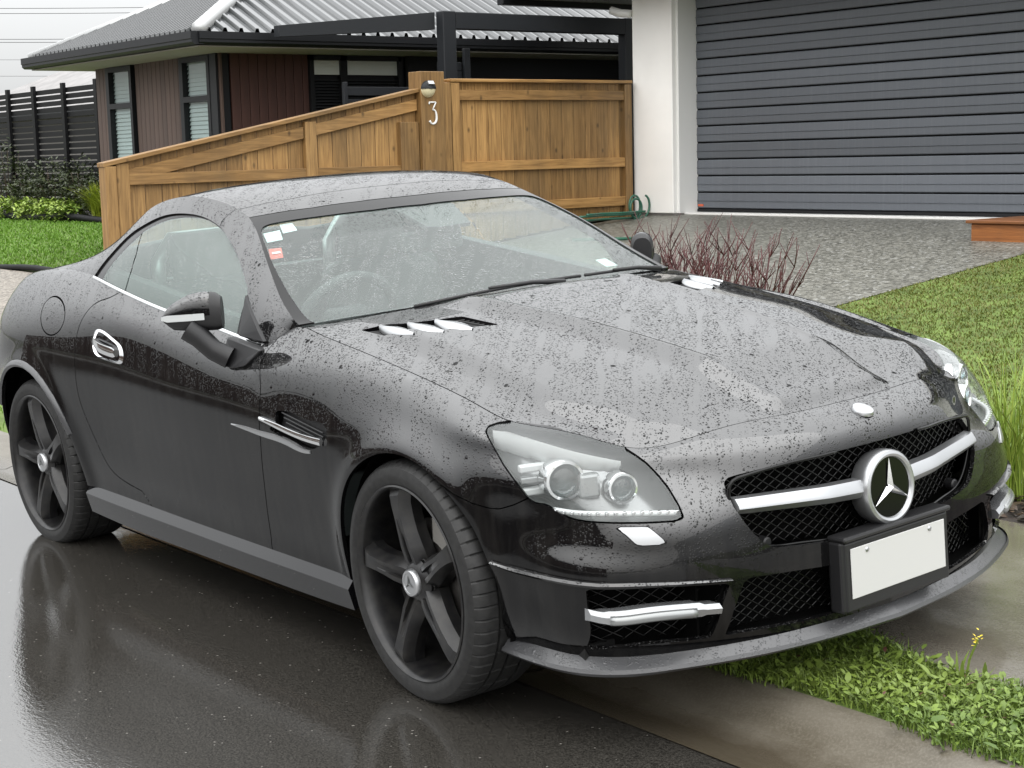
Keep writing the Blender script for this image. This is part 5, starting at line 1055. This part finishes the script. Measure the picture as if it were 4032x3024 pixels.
# louvred side window with pale blind above
wd=bpy.data.objects.new('window',None); COL.objects.link(wd); wd.parent=bh; wd.location=L(-10.85,5.30,.9)
MB().box((0,0,0),(.06,.05,1.52)).box((0,.36,0),(.06,.44,1.52)).box((0,1.06,0),(.06,1.12,1.52)).box((0,0,1.47),(.06,1.1,1.52)).build('frame','dark_steel',wd)
for y0,y1 in ((.05,.36),(.44,1.06)):
    MB().box((.02,y0,1.33),(.03,y1,1.47)).build('blind','blind',wd)
    for k in range(14): MB().box((.0,y0,.9+k*.03-.02),(.03,y1,.9+k*.03-.006)).build('louvre','screen_grey',wd)
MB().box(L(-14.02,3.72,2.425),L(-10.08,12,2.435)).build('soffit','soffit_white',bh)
def gutter(name,p,q,out):
    p=np.array(p);q=np.array(q);o2=np.array(out); V=[]
    for e in (p,q):
        for d,z in ((0,0),(.09,0),(.115,.02),(.115,.045),(.125,.05),(.125,.115),(0,.115)): V.append(e+o2*d+np.array((0,0,z)))
    F=[(i,(i+1)%7,7+(i+1)%7,7+i) for i in range(7)]+[tuple(range(7)),tuple(range(7,14))]
    MB().add(V,F).build(name,'dark_steel',bh)
gutter('gutter',L(-14.08,3.75,2.44),L(-10.02,3.75,2.44),(0,-1,0)); gutter('gutter',L(-10.12,3.70,2.44),L(-10.12,12,2.44),(1,0,0))
MB().box(L(-14.02,3.745,2.43),L(-10.1,3.77,2.56)).box(L(-10.13,3.76,2.43),L(-10.11,12,2.56)).build('fascia','dark_steel',bh)
# roof sheets with trapezoid ribs running up the slope
tp=.47; half=(14.05-10.05)/2
def slope_sheet(name,origin,along,upd,length,limits,pitch=.128,mat='roof_metal',rib=.028):
    """along: unit along eave, upd: plan direction up-slope; limits(s)->max run"""
    V=[];F=[];al=np.array(along);ud=np.array(upd); k_=pitch/.128; prof=[(0,0),(.060*k_,0),(.070*k_,rib),(.090*k_,rib),(.10*k_,0)]
    ss=[]; s0=0
    while s0<length:
        for d,h in prof:
            if s0+d<=length: ss.append((s0+d,h))
        s0+=pitch
    for s_,h in ss:
        m_=max(limits(s_),.001)
        for r in (0,m_): V.append(np.array(origin)+al*s_+ud*r+np.array((0,0,r*tp+h)))
    for i in range(len(ss)-1): F.append((i*2,i*2+2,i*2+3,i*2+1))
    return MB().add(V,F).build(name,mat,bh)
slope_sheet('roof_sheet',L(-14.05,3.72,2.56),(1,0,0),(0,1,0),4.0,lambda s_:min(s_,4.0-s_),.105,'roof_metal',.034)
slope_sheet('roof_sheet',L(-10.05,3.72,2.56),(0,1,0),(-1,0,0),8.3,lambda s_:min(s_,2.0),.165,'roof_metal_skylit',.036)
slope_sheet('roof_sheet',L(-14.05,12.02,2.56),(0,-1,0),(1,0,0),8.3,lambda s_:min(8.3-s_,2.0))
def cap_(p,q,r): MB().tube([p,q],r,8).build('ridge_cap','ridge_metal',bh,smooth=True)
cap_(L(-10.05,3.72,2.575),L(-12.05,5.72,2.575+.94),.07); cap_(L(-14.05,3.72,2.565),L(-12.05,5.72,2.565+.94),.05); cap_(L(-12.05,5.7,3.52),L(-12.05,12,3.52),.06)
# ---- dark pergola with slatted screens
pg=thing('pergola',(-9.3,5.9,gz(5.9)),'dark steel pergola frame with deep beams behind the timber fence','pergola'); p0=np.array((-9.3,5.9,float(gz(5.9))))
PL=lambda x,y,z:(x-p0[0],y-p0[1],z-p0[2])
for x,y in ((-9.3,5.84),(-9.3,8.12)): MB().bbox(PL(x-.06,y,.5),PL(x+.06,y+.15,2.74),.008).build('post','screen_grey',pg)
MB().bbox(PL(-9.355,5.995,2.575),PL(-9.245,8.4,2.735),.006).build('beam','screen_grey',pg); MB().prism([PL(-9.37,5.835,2.575),PL(-9.72,4.36,2.50),PL(-9.72,4.36,2.60),PL(-9.37,5.835,2.735)],(-.10,.0,0)).build('beam','screen_grey',pg)
MB().box(PL(-10.80,6.45,.5),PL(-10.75,12.5,2.44)).box(PL(-10.8,9.6,.5),PL(-8.9,9.65,2.7)).build('back_wall','room_dark',pg)
for y0,y1,zt in ((4.95,5.72,2.06),):
    sn=thing('slat_screen',(-9.6,y0,gz(y0)),'grey horizontal slat screen standing behind the sloping fence','screen'); g_=float(gz(y0))
    for k in range(11): MB().bbox((0,0,zt-g_-.09-k*.115),(.02,y1-y0,zt-g_-k*.115-.012),.002).build('slat','screen_grey',sn)
    MB().bbox((.021,-.04,0),(.06,.0,zt-g_+.03),.003).build('post','screen_grey',sn); MB().bbox((.021,y1-y0,0),(.06,y1-y0+.04,zt-g_+.03),.003).build('post','screen_grey',sn)
sn=thing('slat_screen',(-9.62,6.02,gz(6.02)),'short grey slat panel just right of the pergola corner post','screen'); g_=float(gz(6.02))
for k in range(7): MB().bbox((0,0,2.30-g_-.09-k*.085),(.02,.28,2.30-g_-k*.085-.01),.002).build('slat','screen_grey',sn)
MB().bbox((.021,.29,0),(.06,.36,2.42-g_),.003).build('post','screen_grey',sn)
# ---- black slat fence beside the brown house
sf=thing('slat_fence',(-19.1,6.65,gz(6.65)),'tall black horizontal slat fence left of the brown house','fence'); g_=float(gz(6.65))
for k in range(20): piece('slat','slatf',sf,'fence_black',(-8,0,0),(6.0,.02,.072),(0,0,.10+k*.0915),.002)
for x in (-3.35,-2.27,-1.10,.1,1.3,2.5): MB().bbox((x-.05,-.055,-.1),(x+.05,-.003,1.98),.004).build('post','fence_black',sf)
# ---- grey house far left
gh=thing('grey_house',(-42,16,1.2),'low grey house with a pale hip roof beyond the slat fence','house')
MB().box((-9,0,-1),(5.5,9,1.75)).build('wall','grey_wall',gh)
MB().add([(-10,-1,1.75),(6.3,-1,1.75),(6.3,10,1.75),(-10,10,1.75),(-5,4.5,4.2),(1.2,4.5,4.2)],[(0,1,5,4),(1,2,5),(2,3,4,5),(3,0,4),(0,3,2,1)]).build('roof','grey_roof',gh)
MB().bbox((-10.05,-1.1,1.64),(6.35,-.98,1.78),.01).build('gutter','dark_steel',gh)
# ---- overhead wires
for i,(ya,yb) in enumerate(((17.2,16.5),(16.7,16.0),(14.2,13.5),(13.9,13.2),(12.2,11.5),(10.6,9.9))):
    P=np.linspace((-190,15,ya+1.4),(-122,101,yb-.7),40); sag=-1.2*np.sin(np.linspace(0,math.pi,40)); P[:,2]+=sag+.9
    b=MB().tube([tuple(p) for p in P],.028 if i<4 else .018,5); o=b.build('overhead_wire','wire_dark',smooth=True)
    tag(o,['topmost overhead wire in the grey sky','second overhead wire from the top','third overhead wire from the top','fourth overhead wire from the top','fifth faint overhead wire from the top','lowest faint overhead wire above the grey house'][i],'wire','overhead wires in the sky')
# ---- plants
def shrub(name,loc,label,cat,rx,rz,n,size,mat,stems=5,group=None):
    r=thing(name,loc,label,cat,group); P=[]
    d=rng.normal(size=(n,3)); d/=np.linalg.norm(d,axis=1)[:,None]; rr=rng.uniform(.35,1,n)**.5
    lump=1+.30*np.sin(d[:,0]*5+loc[0])*np.sin(d[:,1]*4+1)+.2*np.sin(d[:,2]*7+loc[1]*3)
    P=d*rr[:,None]*lump[:,None]*np.array((rx,rx*.7,rz*.5))+np.array((0,0,rz*.52)); P[:,2]=np.maximum(P[:,2],.02)
    leafobj('leaves',leafmesh(P,rng.uniform(0,6.28,n),rng.uniform(*size,n),rng.uniform(-.5,.9,n),.5),mat,r)
    b=MB()
    for k in range(stems): a=rng.uniform(0,6.28); e=(math.cos(a)*rx*.5,math.sin(a)*rx*.4,rz*rng.uniform(.6,.95)); b.tube([(e[0]*.1,e[1]*.1,0),(e[0]*.5,e[1]*.5,e[2]*.5),e],[.012,.009,.004],5)
    b.build('stems','stem_brown',r,smooth=True); return r
def spiky(name,loc,label,cat,n,hr,spread,wd,mat):
    r=thing(name,loc,label,cat); V=[];F=[]
    for k in range(n):
        a=rng.uniform(0,6.28); h=rng.uniform(*hr); s_=spread*rng.uniform(.1,1); w0=rng.uniform(*wd); p=np.array((rng.normal(0,.035),rng.normal(0,.035),0)); dx_=np.array((math.cos(a),math.sin(a),0)); sd_=np.array((-math.sin(a),math.cos(a),0)); b0=len(V); m_=6
        for i in range(m_):
            t_=i/(m_-1); c_=p+dx_*s_*t_**2*h*1.1+np.array((0,0,h*(t_-.28*s_*t_**3))); w_=w0*(1-t_)**.6*.5+.0004
            V+=[c_-sd_*w_,c_+sd_*w_]
        for i in range(m_-1): F.append((b0+2*i,b0+2*i+1,b0+2*i+3,b0+2*i+2))
    meshobj('leaves',V,F,mat,r,smooth=True); return r
spots=[(-22.2,.55,1.1,'dark green shrub at the left frame edge under the slat fence'),(-21.2,.5,.75,'dark leafy shrub left of the middle fence post'),(-20.3,.55,.85,'dark bronze leafed shrub in front of the middle fence post'),(-19.3,.45,.80,'upright dark shrub beside the brown house corner'),(-18.6,.40,.62,'low dark shrub tucked behind the yellow green tuft')]
for x,rx,h,lab in spots: shrub('garden_shrub',(x,6.42,float(gz(6.42))),lab,'shrub',rx,h,1500,(.04,.085),'shrub_leaf',7,'dark shrubs along the slat fence')
for i,(x,lab) in enumerate(((-21.6,'leftmost pale lime ground plant by the lawn'),(-20.75,'second pale lime ground plant from the left'),(-20.0,'third pale lime ground plant from the left'),(-19.35,'small pale lime ground plant beside the yellow tuft'))): shrub('ground_plant',(x,6.24,float(gz(6.24))),lab,'plant',.42,.30,700,(.05,.10),'bright_leaf',3,'pale lime plants along the lawn')
spiky('grass_tuft',(-18.35,6.28,float(gz(6.28))),'yellow green spiky grass tuft at the end of the timber fence','plant',420,(.35,.62),.75,(.010,.018),'tuft_leaf'); 
spiky('grass_tuft',(-17.95,6.28,float(gz(6.28))),'second yellow green tuft half hidden by the timber fence','plant',380,(.35,.60),.75,(.010,.018),'tuft_leaf')
for i,(y,z,lab) in enumerate(((3.31,.05,'black plastic lawn edging along the pebbles'),(6.135,.10,'black lawn edging in front of the shrub bed'))):
    e=thing('lawn_edging',(-20,y,float(gz(y))),lab,'edging'); P=[(x,.02*math.sin(x*1.3),z*.6+.02*math.sin(x*2.1)) for x in np.linspace(-12,11,60)]; MB().tube(P,.035 if i==0 else .05,6).build('strip','fence_black',e,smooth=True)
for i,(x,y,lab) in enumerate(((-2.86,3.32,'bare red stemmed dogwood shrub nearest the lawn'),(-3.46,3.60,'bare red stemmed dogwood shrub in the middle of the clump'),(-4.0,3.82,'bare red stemmed dogwood shrub nearest the garage pillar'))):
    r=thing('dogwood_shrub',(x,y,float(gz(y))),lab,'shrub','bare dogwoods by the driveway'); b=MB(); rr=random.Random(5+i)
    for k in range(26):
        a=rr.uniform(0,6.28); ln=rr.uniform(.38,.66)*(1-.10*i*0); sp_=rr.uniform(.10,.75); P=[]
        for t_ in np.linspace(0,1,6): P.append((math.cos(a)*sp_*t_**.8*ln+rr.gauss(0,.008),math.sin(a)*sp_*t_**.8*ln+rr.gauss(0,.008),ln*t_))
        b.tube(P,[.006,.0055,.005,.004,.003,.0018],4)
        for j in range(5):
            q=np.array(P[rr.randint(2,4)]); a2=rr.uniform(0,6.28); l2=rr.uniform(.08,.24); e=q+np.array((math.cos(a2)*l2*.5,math.sin(a2)*l2*.5,l2*.85)); m_=(q+e)/2+np.array((rr.gauss(0,.012),rr.gauss(0,.012),0)); b.tube([tuple(q),tuple(m_),tuple(e)],[.003,.0025,.0015],4)
    b.build('stems','twig_red',r,smooth=True)
for x,y,n_,h,lab in ((-.10,1.78,150,(.28,.66),'tall lime green sedge clump at the right frame edge'),(.12,1.90,110,(.25,.55),'second sedge clump cut off by the right frame edge')): spiky('sedge_clump',(x,y,float(gz(y))),lab,'plant',n_,h,.55,(.004,.008),'sedge')
n=46; x=rng.uniform(.35,1.6,n); y=rng.uniform(-.26,.08,n); tag(leafobj('fallen_leaves',leafmesh(np.stack([x,y,gz(y)+rng.uniform(.02,.045,n)],1),rng.uniform(0,6.28,n),rng.uniform(.012,.034,n),rng.uniform(-.2,.5,n),.5),'leaf_dead'),'brown dead leaves scattered in the verge','leaves',kind='stuff')
wp=spiky('weed_plant',(.99,.055,float(gz(.055))),'small yellow flowering weed standing in the verge','weed',8,(.05,.10),.6,(.010,.018),'weed'); 
b=MB().tube([(0,0,0),(.01,.005,.07),(.03,.01,.125)],.003,5); b.build('stalk','weed',wp); V=leafmesh(np.array([(.03+rng.normal(0,.008),.01+rng.normal(0,.008),.125+rng.normal(0,.008)) for _ in range(14)]),rng.uniform(0,6.28,14),rng.uniform(.008,.014,14),rng.uniform(0,.6,14),.6); leafobj('flowers',V,'flower_yellow',wp)
# ---- across the road (seen only as reflections in paint and water)
cf=thing('street_fence',(-6,-10.2,.12),'dark brown paling fence across the road','fence')
for k in range(7): MB().bbox((-20+k*5.0,-.04,0),(-20+k*5.0+.12,.06,1.75),.01).build('post','brick_brown',cf)
MB().box((-20,0,.05),(14,.03,1.7)).build('panel','brick_brown',cf); MB().bbox((-20,-.04,1.70),(14,.08,1.74),.005).build('cap','brick_brown',cf)
for x,w_,lab in ((-18,11,'brown brick house across the road, further up the street'),(3,12,'brown brick house straight across the road')):
    h_=thing('street_house',(x,-19,.2),lab,'house','houses across the road'); MB().box((-w_/2,-4,0),(w_/2,4,2.5)).build('wall','brick_brown',h_)
    MB().add([(-w_/2-.6,-4.6,2.5),(w_/2+.6,-4.6,2.5),(w_/2+.6,4.6,2.5),(-w_/2-.6,4.6,2.5),(-w_/2+4,0,3.7),(w_/2-4,0,3.7)],[(0,1,5,4),(1,2,5),(2,3,4,5),(3,0,4),(0,3,2,1)]).build('roof','tile_dark',h_)
